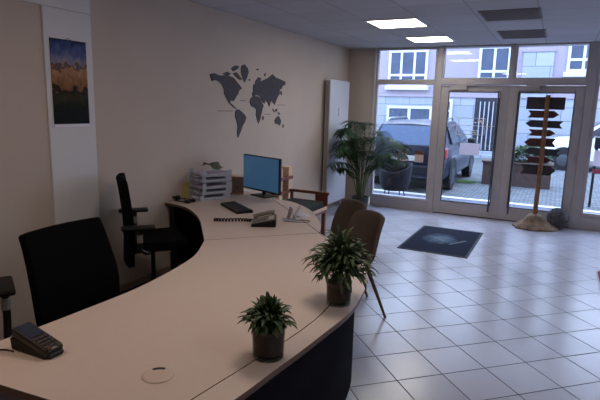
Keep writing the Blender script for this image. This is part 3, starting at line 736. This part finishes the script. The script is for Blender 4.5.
# desk plants in glass pots
def leaf(bm, base, d, length, width, droop, fold=.25, seg=6):
    d = Vector(d).normalized(); side = d.cross(Vector((0, 0, 1)))
    side = side.normalized() if side.length > 1e-3 else Vector((1, 0, 0))
    p = Vector(base); prev = None; step = length / seg; cur = d.copy()
    rows = []
    for i in range(seg + 1):
        u = i / seg; w = width * math.sin(PI * min(1, .12 + u * .88)) ** .8 * (1 if u < .98 else .1)
        up = side.cross(cur).normalized()
        rows.append([p - side * w / 2 + up * w * fold, p.copy(), p + side * w / 2 + up * w * fold])
        cur = (cur + Vector((0, 0, -droop / seg))).normalized(); p = p + cur * step
    sheet(bm, rows)
def desk_plant(name, label, x, y, r, hpot, spread, height, n, lw, droop, seed):
    rnd = random.Random(seed)
    t = thing(name, label, 'potted plant', (x, y, ZD), group='desk plants in glass pots')
    k = dict(world=False)
    # glass: hollow pot
    bm = B(); lathe(bm, [(0.0, 0), (r * .90, 0), (r * .93, .004), (r, hpot), (r * .955, hpot), (r * .90, .014), (0, .014)], seg=32); obj('glass_pot', bm, M_potglass, t, smooth=True, **k)
    bm = B(); lathe(bm, [(r * .86, .022), (r * .90, .026), (r * .953, hpot - .006), (r * .7, hpot - .002), (0.0, hpot)], seg=32); obj('soil', bm, M_soil, t, smooth=True, **k)
    bm = B()
    for i in range(14):
        a = rnd.uniform(0, 2 * PI); e3 = rnd.uniform(.3, 1.4); tube(bm, [(0, 0, hpot - .01), (spread * .5 * math.cos(e3) * math.cos(a), spread * .5 * math.cos(e3) * math.sin(a), hpot + height * .7 * math.sin(e3))], [.004, .002], 5)
    obj('stem', bm, M_stem, t, **k)
    bm = B()
    for i in range(n):
        a = rnd.uniform(0, 2 * PI); el = math.radians(8 + 82 * rnd.random() ** .8); tt = rnd.uniform(.30, 1)
        hx = spread * .62 * tt * math.cos(el); hz = height * .80 * tt * math.sin(el)
        base = (hx * math.cos(a), hx * math.sin(a), hpot + .004 + hz)
        b2 = a + rnd.uniform(-.9, .9); e2 = el * .7 + math.radians(rnd.uniform(-5, 30))
        leaf(bm, base, (math.cos(b2) * math.cos(e2), math.sin(b2) * math.cos(e2), math.sin(e2)), spread * rnd.uniform(.36, .52), lw * rnd.uniform(.8, 1.2), droop * rnd.uniform(.7, 1.4))
    obj('foliage', bm, M_leaf, t, smooth=True, fix=False, **k)
    return t
desk_plant('potted_houseplant', 'compact dark green plant in brown glass pot, nearest on the counter', -.935, 1.612, .067, .128, .135, .088, 270, .018, 1.1, 3)
desk_plant('potted_houseplant', 'taller spreading dark green plant in glass pot before the shell chairs', -.905, 2.262, .066, .12, .215, .25, 420, .017, 1.5, 5)

# ------------------------------------------------------------------ palm
t = thing('potted_palm', 'large green palm in a dark pot beside the radiator and window', 'palm', (-2.88, 7.98, 0))
k = dict(world=False)
bm = B(); lathe(bm, [(.10, 0), (.115, .01), (.145, .23), (.15, .24), (.135, .24), (.13, .20), (0, .20)], seg=28); obj('pot', bm, M_pot, t, smooth=True, **k)
bm = B(); lathe(bm, [(.12, .18), (.128, .205), (.0, .212)], seg=24); obj('soil', bm, M_soil, t, **k)
rnd = random.Random(11)
fr = [(205, 1.28, .40), (222, 1.30, .52), (238, 1.36, .60), (252, 1.22, .62), (268, 1.30, .55), (285, 1.22, .58), (302, 1.32, .62), (318, 1.26, .72), (334, 1.22, .78), (350, 1.16, .78), (8, 1.10, .70),
      (228, .98, .66), (246, .85, .60), (262, 1.02, .5), (292, .98, .6), (312, 1.0, .76), (328, .92, .82), (345, .88, .80), (0, .95, .72), (216, 1.12, .45), (240, 1.5, .30), (300, 1.5, .34), (340, 1.42, .46), (270, 1.46, .18), (20, 1.2, .5), (320, .72, .7), (236, .62, .56), (247, 1.22, .74), (251, 1.05, .80), (256, 1.38, .70), (250, .80, .76)]
for a, ht, sp in fr:
    a = math.radians(a + rnd.uniform(-8, 8)); ca, sa = math.cos(a), math.sin(a)
    if sa > 0: sp = min(sp, .38 / max(.3, sa))
    if ca < 0: sp = min(sp, .27 / max(.2, -ca))
    r0 = rnd.uniform(.01, .06)
    P0 = Vector((ca * r0, sa * r0, .2)); P1 = Vector((ca * (r0 + .06), sa * (r0 + .06), .2 + ht * .55)); P2 = Vector((ca * sp * .55, sa * sp * .55, .2 + ht)); P3 = Vector((ca * sp * 1.05, sa * sp * 1.05, .2 + ht * rnd.uniform(.70, .92)))
    ptsf = []
    for i in range(25):
        u = i / 24; q = 1 - u
        ptsf.append(P0 * q ** 3 + P1 * 3 * q * q * u + P2 * 3 * q * u * u + P3 * u ** 3)
    bm = B(); tube(bm, ptsf, [.010 - .0085 * i / 24 for i in range(25)], 5)
    f = obj('frond', bm, M_stem, t, smooth=True, **k)
    bm = B()
    for i in range(9, 25):
        d = (ptsf[min(i + 1, 24)] - ptsf[i - 1]).normalized(); sd = d.cross(Vector((0, 0, 1))).normalized()
        u = (i - 9) / 15; ln = .27 * math.sin(PI * (.18 + .74 * u)) + .04
        for s in (-1, 1):
            for sub_ in (0, .5):
                base = ptsf[i].lerp(ptsf[min(i + 1, 24)], sub_)
                leaf(bm, base, sd * s * 1.0 + d * .6 + Vector((0, 0, rnd.uniform(-.05, .25))), ln * rnd.uniform(.85, 1.1), .0165, rnd.uniform(.7, 1.2), fold=.15, seg=4)
    for v in bm.verts: v.co.x = max(v.co.x, -.385 + .01 * math.sin(v.co.z * 40))
    obj('leaflet', bm, M_palm, f, smooth=True, fix=False, **k)

# ------------------------------------------------------------------ floor things near the doors
t = thing('floor_mat', 'dark navy entrance mat with worn pale print in front of the doors', 'mat', (-1.23, 6.73, 0))
mm = bpy.data.materials.new('mat_pile'); mm.use_nodes = True; nt = mm.node_tree; bs = nt.nodes['Principled BSDF']; L = nt.links.new
tc = nt.nodes.new('ShaderNodeTexCoord')
mp = nt.nodes.new('ShaderNodeMapping'); mp.inputs['Location'].default_value = (.16, -.05, 0); mp.inputs['Scale'].default_value = (3.6, 2.6, 1); L(tc.outputs['Object'], mp.inputs[0])
gr_ = nt.nodes.new('ShaderNodeTexGradient'); gr_.gradient_type = 'SPHERICAL'; L(mp.outputs[0], gr_.inputs[0])
nn = nt.nodes.new('ShaderNodeTexNoise'); nn.inputs['Scale'].default_value = 9; nn.inputs['Detail'].default_value = 7; L(tc.outputs['Object'], nn.inputs['Vector'])
mu = nt.nodes.new('ShaderNodeMath'); mu.operation = 'MULTIPLY'; L(gr_.outputs['Fac'], mu.inputs[0]); L(nn.outputs['Fac'], mu.inputs[1])
rp = ramp(nt, [(.08, (36, 42, 62)), (.30, (92, 108, 128)), (.5, (120, 136, 150))]); L(mu.outputs[0], rp.inputs[0]); L(rp.outputs[0], bs.inputs['Base Color'])
bs.inputs['Roughness'].default_value = .95; bs.inputs['Specular IOR Level'].default_value = .15
n3 = nt.nodes.new('ShaderNodeTexNoise'); n3.inputs['Scale'].default_value = 350; bpn = nt.nodes.new('ShaderNodeBump'); bpn.inputs['Strength'].default_value = .6; bpn.inputs['Distance'].default_value = .005
L(tc.outputs['Object'], n3.inputs['Vector']); L(n3.outputs['Fac'], bpn.inputs['Height']); L(bpn.outputs['Normal'], bs.inputs['Normal'])
bm = B(); box(bm, (-1.625, 6.055, 0), (-.835, 7.405, .009)); obj('carpet_pile', bm, mm, t)
bm = B(); frame_rect(bm, 0, 0, 0, 0, 0, 0, 0) if False else None
for a, b_ in (((-1.655, 6.02, 0), (-1.625, 7.44, .007)), ((-.835, 6.02, 0), (-.805, 7.44, .007)), ((-1.625, 6.02, 0), (-.835, 6.055, .007)), ((-1.625, 7.405, 0), (-.835, 7.44, .007))): box(bm, a, b_)
obj('rubber_border', bm, M_matborder, t)
bm = B(); cbox(bm, (-1.03, 6.66, .0095), (.035, .34, .001), rotz(-.5)); obj('printed_stripe', bm, mat('mat_print', (98, 112, 130), .9), t)

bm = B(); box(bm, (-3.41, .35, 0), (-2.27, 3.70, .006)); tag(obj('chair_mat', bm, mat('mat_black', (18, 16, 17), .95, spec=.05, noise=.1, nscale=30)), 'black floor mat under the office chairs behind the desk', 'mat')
t = thing('red_runner', 'edge of a red mat with pale binding at the right of the tiled floor', 'mat', (.9, 5.92, 0))
bm = B(); box(bm, (.540, 5.63, 0), (1.6, 6.27, .008)); obj('carpet_pile', bm, M_redmat, t)
bm = B(); box(bm, (.528, 5.60, 0), (.540, 6.30, .009)); box(bm, (.540, 5.60, 0), (1.6, 5.63, .009)); box(bm, (.540, 6.27, 0), (1.6, 6.30, .009)); obj('binding', bm, M_palebind, t)

# direction signpost
SX, SY = -.19, 8.20
t = thing('direction_signpost', 'wooden signpost with dark arrow boards on a carved base in the doorway', 'signpost', (SX, SY, 0))
bm = B(); rnd = random.Random(4); seg = 40; rings = []
for r, z in [(.30, 0), (.305, .02), (.27, .05), (.20, .09), (.15, .14), (.11, .19), (.075, .215), (.0, .22)]:
    rings.append([bm.verts.new((SX + .0 + max(.001, r * (1 + .09 * math.sin(3 * a + 1) + .05 * math.sin(7 * a))) * math.cos(a), SY - .02 + max(.001, .62 * r * (1 + .09 * math.sin(3 * a + 1) + .05 * math.sin(7 * a))) * math.sin(a), z)) for a in [2 * PI * i / seg for i in range(seg)]])
for i in range(len(rings) - 1):
    for j in range(seg): bm.faces.new((rings[i][j], rings[i][(j + 1) % seg], rings[i + 1][(j + 1) % seg], rings[i + 1][j]))
bm.faces.new(rings[0][::-1]); obj('base', bm, M_base, t, smooth=True)
bm = B(); tube(bm, [(SX, SY, .15), (SX + .005, SY, 1.0), (SX, SY, 1.96)], [.034, .032, .031], 14); obj('post', bm, M_pine, t, smooth=True)
def arrow(x0, x1, zc, hh, d, mi, tilt=0):
    pts = {0: [(x0, zc - hh), (x1, zc - hh), (x1, zc + hh), (x0, zc + hh)],
           1: [(x0, zc - hh), (x1 - .07, zc - hh), (x1, zc), (x1 - .07, zc + hh), (x0, zc + hh), (x0 + .045, zc)],
           -1: [(x0 + .07, zc - hh), (x1, zc - hh), (x1 - .045, zc), (x1, zc + hh), (x0 + .07, zc + hh), (x0, zc)]}[d]
    bm = B(); prism(bm, pts, SY + .034, SY + .058, lambda u, v, w: (u, w, v))
    if tilt: bmesh.ops.rotate(bm, verts=bm.verts, cent=(SX, SY + .05, zc), matrix=Matrix.Rotation(tilt, 3, 'Y'))
    obj('sign_board' if d == 0 else 'arrow_board', bm, M_arrow[mi], t, bevel=.003)
arrow(-.465, .04, 1.845, .088, 0, 0)
arrow(-.435, -.02, 1.688, .052, 1, 1); arrow(-.455, .045, 1.548, .052, -1, 2, .02); arrow(-.40, -.04, 1.42, .046, 1, 1)
arrow(-.445, -.02, 1.28, .062, -1, 1, -.03); arrow(-.43, .05, 1.145, .05, -1, 2, .03); arrow(-.41, -.05, 1.025, .044, 1, 1); arrow(-.455, .015, .878, .074, 1, 0)
# wire ball lantern
bx_, by_, br = .12, 8.36, .148
t = thing('wicker_ball_lantern', 'round grey wicker ball on the floor right of the signpost', 'lantern', (bx_, by_, 0))
bm = B(); rnd = random.Random(8); c = Vector((bx_, by_, br + .02))
for i in range(46):
    nrm = Vector((rnd.gauss(0, 1), rnd.gauss(0, 1), rnd.gauss(0, 1))).normalized(); a = nrm.orthogonal().normalized(); b_ = nrm.cross(a); o_ = rnd.uniform(-.6, .6) * br; rr = math.sqrt(br * br - o_ * o_)
    tube(bm, [c + nrm * o_ + (a * math.cos(x) + b_ * math.sin(x)) * rr for x in [2 * PI * q / 28 for q in range(29)]], .0048, 5, caps=False)
obj('woven_shell', bm, M_wicker, t, smooth=True)
bm = B(); bmesh.ops.create_icosphere(bm, subdivisions=3, radius=br * .82, matrix=Matrix.Translation(c)); obj('inner_ball', bm, mat('lantern_core', (84, 82, 90), .8), t, smooth=True)
bm = B(); lathe(bm, [(.09, 0), (.09, .02), (.06, .05)], (bx_, by_, 0), 20); obj('foot_ring', bm, M_wicker, t)

# stickers and notice on the left door
YG = YW + .003
bm = B(); box(bm, (-1.415, YG - .002, 1.005), (-1.105, YG, 1.195)); tag(obj('paper_notice', bm, M_notice), 'blank white paper notice taped inside the left glass door', 'notice')
t = thing('door_sticker', 'thin white outline lettering sticker on the left glass door', 'sticker', (-1.3, YG, 1.45))
bm = B()
for x0, x1, z in ((-1.56, -1.06, 1.595), (-1.59, -.92, 1.475), (-1.50, -1.06, 1.335)): box(bm, (x0, YG - .001, z - .005), (x1, YG, z + .005))
for x, z0, z1 in ((-1.49, 1.34, 1.59), (-1.06, 1.34, 1.59)): box(bm, (x - .004, YG - .001, z0), (x + .004, YG, z1))
obj('outline', bm, M_paper, t)
bm = B()
for x, z, w, h_ in ((-1.14, 1.55, .07, .035), (-1.20, 1.53, .05, .02), (-1.2, 1.40, .09, .018), (-1.22, 1.365, .10, .014), (-1.10, 1.53, .03, .05)): box(bm, (x - w / 2, YG - .001, z - h_ / 2), (x + w / 2, YG, z + h_ / 2))
obj('emblem', bm, M_paper, t)

# ------------------------------------------------------------------ outdoors
M_cobble = brick_mat('cobble_stone', (96, 100, 104), (124, 128, 132), (62, 66, 64), .16, .11, .014, .75, 'XY')
M_paving = brick_mat('pavement_slab', (92, 94, 106), (104, 106, 118), (66, 68, 74), .6, .4, .01, .7, 'XY')
M_curb = mat('kerb_stone', (226, 226, 226), .7, noise=.08, nscale=9)
M_ashlar = brick_mat('ashlar_stone', (148, 156, 168), (164, 170, 180), (104, 112, 124), 1.0, .48, .012, .8)
M_plaster = mat('lilac_plaster', (158, 149, 162), .9, noise=.03, nscale=1.5)
M_winwhite = mat('window_white', (206, 212, 216), .5)
M_pane = mat('house_pane', (58, 74, 100), .08, spec=.8, noise=.2, nscale=2)
M_grilldk = mat('gate_dark', (38, 40, 52), .5)
M_bar = mat('gate_bar', (168, 172, 184), .5, metal=.3)
bm = B(); box(bm, (-14, YW + .05, -.14), (14, 10.25, -.02)); struct('pavement', bm, M_paving)
bm = B(); box(bm, (-14, 10.25, -.14), (14, 10.42, -.012)); struct('curb', bm, M_curb)
bm = B(); box(bm, (-14, 10.42, -.16), (14, 20.5, -.03)); struct('street', bm, M_cobble)

YF = 20.5
t = thing('apartment_house', 'pale lilac house across the street with ashlar ground floor', 'building', (-2, YF, -.03))
bm = B(); box(bm, (-14, YF + .06, 2.25), (14, YF + 4, 4.95)); obj('upper_wall', bm, M_plaster, t)
bm = B(); prism(bm, [(YF - .12, 4.93), (YF + 4.2, 4.93), (YF + 4.2, 6.2)], -14.2, 14.2, lambda u, v, w: (w, u, v)); obj('roof', bm, mat('roof_slate', (92, 86, 92), .8), t)
bm = B(); box(bm, (-14, YF, -.03), (14, YF + 4, 2.2)); obj('ground_floor_wall', bm, M_ashlar, t)
bm = B(); box(bm, (-14, YF - .05, 2.19), (14, YF + .06, 2.27)); obj('string_course', bm, M_plaster, t, bevel=.01)
bm = B(); box(bm, (-1.42, YF - .02, 2.27), (-.42, YF + .07, 3.84)); obj('stone_bay', bm, M_ashlar, t)
bm = B(); box(bm, (-1.46, YF - .04, 3.84), (-.38, YF + .07, 3.90)); obj('bay_cap', bm, M_plaster, t)
def house_window(x0, x1, z0, z1, cols, split, yy=YF + .06, fw=.09):
    bm = B(); fr = .10
    frame_rect(bm, x0, x1, z0, z1, fr, yy - .07, yy + .02)
    for i in range(1, cols):
        xx = x0 + (x1 - x0) * i / cols; box(bm, (xx - fw / 2, yy - .06, z0 + fr), (xx + fw / 2, yy, z1 - fr))
    if split: box(bm, (x0 + fr, yy - .065, split - fw / 2), (x1 - fr, yy, split + fw / 2))
    f = obj('window', bm, M_winwhite, t, bevel=.008)
    bm = B(); box(bm, (x0 + fr, yy - .03, z0 + fr), (x1 - fr, yy - .005, z1 - fr)); obj('pane', bm, M_pane, f)
    return f
for z in (2.62,):
    for x0, x1, c in ((-6.45, -4.86, 3), (-2.96, -1.83, 2), (.0, 1.55, 3), (3.6, 5.2, 3), (-10.5, -9, 3)):
        zz = z + (.22 if x0 == -2.96 else (.5 if x0 == 0 else 0)); h_ = 1.40 if x0 != -2.96 else 1.24
        house_window(x0, x1, zz, zz + h_, c, zz + .42 if c == 3 else zz + .32)
        bm = B(); box(bm, (x0 - .08, YF - .1, zz - .16), (x1 + .08, YF + .06, zz)); obj('window_sill', bm, M_winwhite, t, bevel=.01)
house_window(-6.40, -4.55, .45, 1.82, 2, None, YF, .12)
house_window(-4.30, -3.78, .90, 2.12, 1, 1.68, YF, .08)
house_window(3.6, 5.4, .45, 1.9, 2, None, YF, .12)
bm = B(); box(bm, (-2.95, YF - .02, .20), (-1.85, YF + .01, 2.22)); g_ = obj('gate', bm, M_grilldk, t, label='dark barred entrance gate')
bm = B()
for i in range(6): tube(bm, [(-2.75 + i * .155, YF - .05, .24), (-2.75 + i * .155, YF - .05, 2.05)], .022, 6)
obj('gate_bar', bm, M_bar, g_)
bm = B(); box(bm, (-3.1, YF - .75, -.03), (-1.7, YF - .35, .09)); box(bm, (-3.1, YF - .35, -.03), (-1.7, YF, .20)); obj('door_step', bm, M_ashlar, t)

# planter box with greenery
t = thing('planter_box', 'brown timber planter with low hedge across the pavement seen through doors', 'planter', (-.75, 13.2, -.03))
bm = B(); box(bm, (-1.55, 12.85, -.03), (-.05, 13.5, .52)); box(bm, (-1.58, 12.82, .49), (-.02, 13.53, .54)); obj('box', bm, mat('planter_timber', (92, 74, 68), .8, noise=.2, nscale=6), t, bevel=.01)
bm = B(); rnd = random.Random(21)
for i in range(900):
    x = rnd.uniform(-1.05, -.1); y = rnd.uniform(12.9, 13.45); z = .53 + rnd.random() ** .7 * (.42 - .3 * abs((x + .55) / .55) ** 2)
    a = rnd.uniform(0, 2 * PI); leaf(bm, (x, y, z), (math.cos(a), math.sin(a), rnd.uniform(-.2, .9)), rnd.uniform(.06, .12), .05, .6, seg=3)
obj('hedge', bm, mat('hedge_leaf', (74, 104, 62), .6, noise=.35, nscale=9), t, fix=False)
bm = B()
for i in range(260):
    x = rnd.gauss(-1.90, .12); y = rnd.gauss(12.8, .12); a = rnd.uniform(0, 2 * PI)
    leaf(bm, (x, y, -.03), (math.cos(a) * .6, math.sin(a) * .6, 1), rnd.uniform(.05, .11), .016, 1.0, seg=3)
tag(obj('weeds', bm, mat('weed_green', (96, 134, 60), .7, noise=.2), fix=False), 'bright green weeds at the foot of the timber planter', 'weeds', kind='stuff')

# cars (nose towards +x at rest)
M_tyre = mat('tyre', (26, 26, 30), .8); M_rim = mat('rim', (80, 82, 90), .5, metal=.3); M_carglass = mat('car_glass_sky_tint', (60, 92, 130), .05, spec=1, coat=.5)  # car glass: blue of the reflected sky put into the base colour
M_sideglass = mat('car_side_glass', (26, 34, 48), .08, spec=.5)
M_tail = mat('tail_light', (176, 30, 36), .25, coat=.5); M_plate = mat('plate', (226, 224, 214), .5); M_trimblk = mat('bumper_black', (30, 31, 36), .6)
def car(name, label, loc, rz, paint, Lh=2.1, W=.88, tall=1.0):
    t = thing(name, label, 'car', loc, rz)
    k = dict(world=False)
    # lower body: stations along x, section = half outline (y,z)
    st = [(-2.10, .55, .42, .86), (-2.05, .76, .30, .96), (-1.85, .86, .24, 1.0), (-1.2, .88, .22, .99), (0, .88, .22, .97), (.9, .88, .22, .95), (1.5, .86, .23, .88), (1.9, .78, .26, .78), (2.08, .60, .32, .68), (2.13, .45, .40, .58)]
    rows = []
    for x, hw, zb, zt in st:
        hw *= W / .88; zt *= tall
        half = [(0, zb), (hw * .85, zb), (hw, zb + .12), (hw * 1.01, (zb + zt) / 2), (hw * .97, zt - .08), (hw * .88, zt), (hw * .5, zt + .03), (0, zt + .035)]
        ring = [(y, z) for y, z in half] + [(-y, z) for y, z in half[-2:0:-1]]
        rows.append([(x * Lh / 2.1, y, z) for y, z in ring] )
    bm = B(); g = [[bm.verts.new(p) for p in r] for r in rows]; nn_ = len(g[0])
    for i in range(len(g) - 1):
        for j in range(nn_): bm.faces.new((g[i][j], g[i][(j + 1) % nn_], g[i + 1][(j + 1) % nn_], g[i + 1][j]))
    bm.faces.new(g[0][::-1]); bm.faces.new(g[-1])
    obj('body', bm, paint, t, smooth=True, **k)
    # cabin
    s = Lh / 2.1; z1 = .98 * tall; z2 = 1.46 * tall
    cab = [(-1.98 * s, z1 - .04, .80), (-1.70 * s, z2 - .06, .64), (-1.35 * s, z2, .63), (-.2 * s, z2 + .02, .63), (.25 * s, z2 - .03, .62), (1.05 * s, z1 - .03, .78)]
    bm = B(); low = [(-1.98 * s, .80), (-1.70 * s, .82), (-1.35 * s, .83), (-.2 * s, .83), (.25 * s, .82), (1.05 * s, .78)]
    rows = []
    for (x, z, hw), (_, lw_) in zip(cab, low):
        lw2 = lw_ * W / .88; hw2 = hw * W / .88; zl = z1 - .06
        rows.append([(x, -lw2, zl), (x, -hw2, max(z, zl + .01)), (x, 0, max(z, zl + .01) + .03), (x, hw2, max(z, zl + .01)), (x, lw2, zl)])
    sheet(bm, rows); obj('cabin', bm, paint, t, smooth=True, **k)
    # glass: side windows, rear and front screens, slightly proud of the cabin
    for sgn in (-1, 1):
        def side(x, f): # f 0 low..1 high
            return (x, sgn * ((.83 + (.63 - .83) * f) * W / .88 + .012), z1 + (z2 - z1) * f)
        for nm, pts in (('side_window', [(-.28, .06), (.78, .06), (.22, .84), (-.28, .86)]), ('side_window', [(-1.30, .06), (-.36, .06), (-.36, .86), (-1.20, .84)])):
            bm = B(); bm.faces.new([bm.verts.new(side(x * s, f)) for x, f in pts]); obj(nm, bm, M_sideglass, t, solid=.012, **k)
    def strip(xa, za, wa, xb, zb, wb, off):
        return [(xa + off, -wa, za), (xa + off, wa, za), (xb + off, wb, zb + .012), (xb + off, -wb, zb + .012)]
    bm = B(); bm.faces.new([bm.verts.new(p) for p in strip(-1.965 * s, z1 + .02, .70 * W / .88, -1.735 * s, z2 - .085, .58 * W / .88, -.03)]); obj('rear_window', bm, M_carglass, t, solid=.012, **k)
    bm = B(); bm.faces.new([bm.verts.new(p) for p in strip(.98 * s, z1 + .02, .70 * W / .88, .30 * s, z2 - .03, .56 * W / .88, .035)]); obj('windscreen', bm, M_carglass, t, solid=.012, **k)
    for sx in (-1.28, 1.30):
        for sgn in (-1, 1):
            bm = B(); yy = sgn * (W - .09); 
            tube(bm, [(sx * s, yy - .1 * sgn, .32), (sx * s, yy + .095 * sgn, .32)], [.325, .32], 28); w_ = obj('wheel', bm, M_tyre, t, smooth=True, **k)
            bm = B(); tube(bm, [(sx * s, yy + .09 * sgn, .32), (sx * s, yy + .105 * sgn, .32)], [.20, .17], 24); obj('rim', bm, M_rim, w_, smooth=True, **k)
            bm = B(); pts = [(.40 * math.cos(a), .32 + .40 * math.sin(a)) for a in [math.radians(-5 + 190 * i / 16) for i in range(17)]]
            prism(bm, pts, sgn * (W - .06), sgn * (W + .012), lambda u, v, w: (sx * s + u, w, v)); obj('wheel_arch', bm, M_trimblk, t, **k)
    for sgn in (-1, 1):
        bm = B(); cbox(bm, (-1.98 * s, sgn * .79 * W / .88, .84 * tall), (.22, .15, .22)); obj('tail_light', bm, M_tail, t, bevel=.03, **k)
        bm = B(); cbox(bm, (1.98 * s, sgn * .60 * W / .88, .66 * tall), (.22, .26, .12)); obj('headlight', bm, M_paper, t, bevel=.04, **k)
        bm = B(); cbox(bm, (.62 * s, sgn * (W + .06), 1.0 * tall), (.12, .18, .12)); obj('wing_mirror', bm, M_trimblk, t, bevel=.03, **k)
    bm = B(); cbox(bm, (-2.07 * s, 0, .48), (.16, 1.5 * W / .88, .20)); cbox(bm, (2.05 * s, 0, .42), (.16, 1.2 * W / .88, .16)); obj('bumper', bm, M_trimblk, t, bevel=.04, **k)
    bm = B(); cbox(bm, (-2.125 * s, 0, .72), (.02, .52, .11)); obj('number_plate', bm, M_plate, t, **k)
    bm = B()
    for sgn in (-1, 1): tube(bm, [(-1.5 * s, sgn * .55 * W / .88, z2 + .03), (-1.4 * s, sgn * .55 * W / .88, z2 + .07), (-.1 * s, sgn * .55 * W / .88, z2 + .085), (.1 * s, sgn * .55 * W / .88, z2 + .04)], .018, 8)
    obj('roof_rail', bm, M_chrome, t, smooth=True, **k)
    return t
car('parked_car', 'dark blue car parked outside, rear towards the shop window', (-2.90, 12.75, -.03), math.radians(90), mat('car_paint_blue', (26, 32, 52), .3, coat=.25), 2.12, .90, 1.0)
car('parked_car', 'white car parked across the street on the right beyond the signpost', (1.50, 18.3, -.03), math.radians(180), mat('car_paint_white', (232, 234, 238), .25, coat=.8), 2.1, .88, 1.08)

# wicker tub chair on the pavement, notices, stand
t = thing('outdoor_tub_chair', 'round dark mauve tub chair on the pavement outside the left window', 'chair', (-2.72, 9.45, -.02))
bm = B(); prof = []
rows = []
for z, r in ((.18, .22), (.30, .27), (.42, .29), (.56, .30), (.70, .31)):
    rows.append([(-2.72 + r * math.cos(a), 9.45 + r * math.sin(a), z - (.16 * max(0, math.sin(a + PI)) if z > .5 else 0)) for a in [2 * PI * i / 24 for i in range(25)]])
sheet(bm, rows); obj('tub_shell', bm, mat('mauve_wicker', (24, 21, 30), .9, noise=.2, nscale=30), t, solid=.025, smooth=True)
bm = B(); lathe(bm, [(.25, .34), (.265, .37), (.25, .41), (0, .42)], (-2.72, 9.45, 0), 24); obj('seat_cushion', bm, M_shell, t, smooth=True)
for a in (45, 135, 225, 315):
    a = math.radians(a); bm = B(); tube(bm, [(-2.72 + .19 * math.cos(a), 9.45 + .19 * math.sin(a), .20), (-2.72 + .24 * math.cos(a), 9.45 + .24 * math.sin(a), -.02)], .012, 8); obj('leg', bm, M_rim, t, smooth=True)
M_beige = translucent('card_beige', (206, 186, 172))
for (x, z, lab) in ((-2.37, .905, 'beige square card with dark cap on the left window pane, left one'), (-2.07, .90, 'beige square card with dark cap on the left window pane, right one')):
    tt = thing('window_card', lab, 'card', (x, YG, z), group='beige cards on the window')
    bm = B(); box(bm, (x - .075, YG - .002, z - .075), (x + .075, YG, z + .055)); obj('sheet', bm, M_beige, tt)
    bm = B(); prism(bm, [(x - .085, z + .055), (x + .085, z + .055), (x + .06, z + .12), (x - .06, z + .12)], YG - .002, YG, lambda u, v, w: (u, w, v)); obj('printed_cap', bm, M_brown, tt)
t = thing('newspaper_stand', 'small dark stand with pale poster outside at the far right', 'stand', (.78, 10.9, -.03))
bm = B(); box(bm, (.62, 10.8, 1.08), (1.1, 11.0, 1.28)); box(bm, (.64, 10.86, -.03), (.68, 10.94, 1.08)); box(bm, (1.04, 10.86, -.03), (1.08, 10.94, 1.08)); obj('frame', bm, M_trimblk, t)
bm = B(); box(bm, (.63, 10.82, .76), (1.09, 10.86, 1.05)); obj('poster', bm, mat('poster_pale', (226, 206, 214), .7), t)
bm = B(); box(bm, (.64, 10.80, .62), (1.08, 10.86, .70)); obj('red_strip', bm, mat('strip_red', (150, 50, 60), .6), t)

# ------------------------------------------------------------------ light
w = bpy.data.worlds.new('World'); SC.world = w; w.use_nodes = True; nt = w.node_tree
bg = nt.nodes['Background']; L = nt.links.new
tc = nt.nodes.new('ShaderNodeTexCoord'); sp = nt.nodes.new('ShaderNodeSeparateXYZ'); L(tc.outputs['Generated'], sp.inputs[0])
r = nt.nodes.new('ShaderNodeValToRGB'); r.color_ramp.elements[0].position = .0; r.color_ramp.elements[1].position = .7
r.color_ramp.elements[0].color = (.78, .85, 1.0, 1); r.color_ramp.elements[1].color = (.60, .72, 1.0, 1)
L(sp.outputs[2], r.inputs[0]); L(r.outputs[0], bg.inputs['Color'])
bg.inputs['Strength'].default_value = 6.5

def area(name, loc, rot, size, power, color):
    l = bpy.data.lights.new(name, 'AREA'); l.shape = 'RECTANGLE'; l.size, l.size_y = size; l.energy = power; l.color = color
    o = bpy.data.objects.new(name, l); COL.objects.link(o); o.location = loc; o.rotation_euler = rot; return o
# added unseen lamps that lift the light inside the room
area('unseen_fill_lamp', (-2.3, .3, 2.69), (0, 0, 0), (.6, .6), 12, (1, .77, .58))  # warm one behind the camera, read from the brown tint of the left wall
area('unseen_fill_lamp', (-1.2, 2.4, 2.69), (0, 0, 0), (.6, .6), 14, (1, .86, .76))
area('unseen_fill_lamp', (1.4, 1.6, 2.69), (0, 0, 0), (.6, .6), 12, (.90, .94, 1))
area('unseen_fill_lamp', (1.4, 4.8, 2.69), (0, 0, 0), (.6, .6), 12, (.90, .94, 1))
area('unseen_fill_lamp', (3.6, 3.4, 2.69), (0, 0, 0), (.6, .6), 12, (.90, .94, 1))

# ------------------------------------------------------------------ camera
f_px, pitch, roll, yaw, hc = 505.15, .184194, .0257997, .4664884, 1.719
def cam_axes():
    fw = Vector((0, math.cos(pitch), -math.sin(pitch))); rt = Vector((1, 0, 0)); up = rt.cross(fw)
    c, s = math.cos(roll), math.sin(roll)
    r2 = rt * c + up * s; u2 = -rt * s + up * c
    Rz = Matrix.Rotation(yaw, 3, 'Z')
    return Rz @ r2, Rz @ u2, Rz @ fw
r2, u2, fw = cam_axes()
cd = bpy.data.cameras.new('Camera'); cam = bpy.data.objects.new('Camera', cd); COL.objects.link(cam)
cd.sensor_width = 36; cd.sensor_fit = 'HORIZONTAL'; cd.lens = 36 * f_px / 600; cd.clip_start = .05; cd.clip_end = 200
mw = Matrix((( r2.x, u2.x, -fw.x, 0), (r2.y, u2.y, -fw.y, 0), (r2.z, u2.z, -fw.z, hc), (0, 0, 0, 1)))
cam.matrix_world = mw
SC.camera = cam
SC.view_settings.view_transform = 'Standard'; SC.view_settings.look = 'None'; SC.view_settings.exposure = 0; SC.view_settings.gamma = 1
SC.view_settings.use_curve_mapping = False
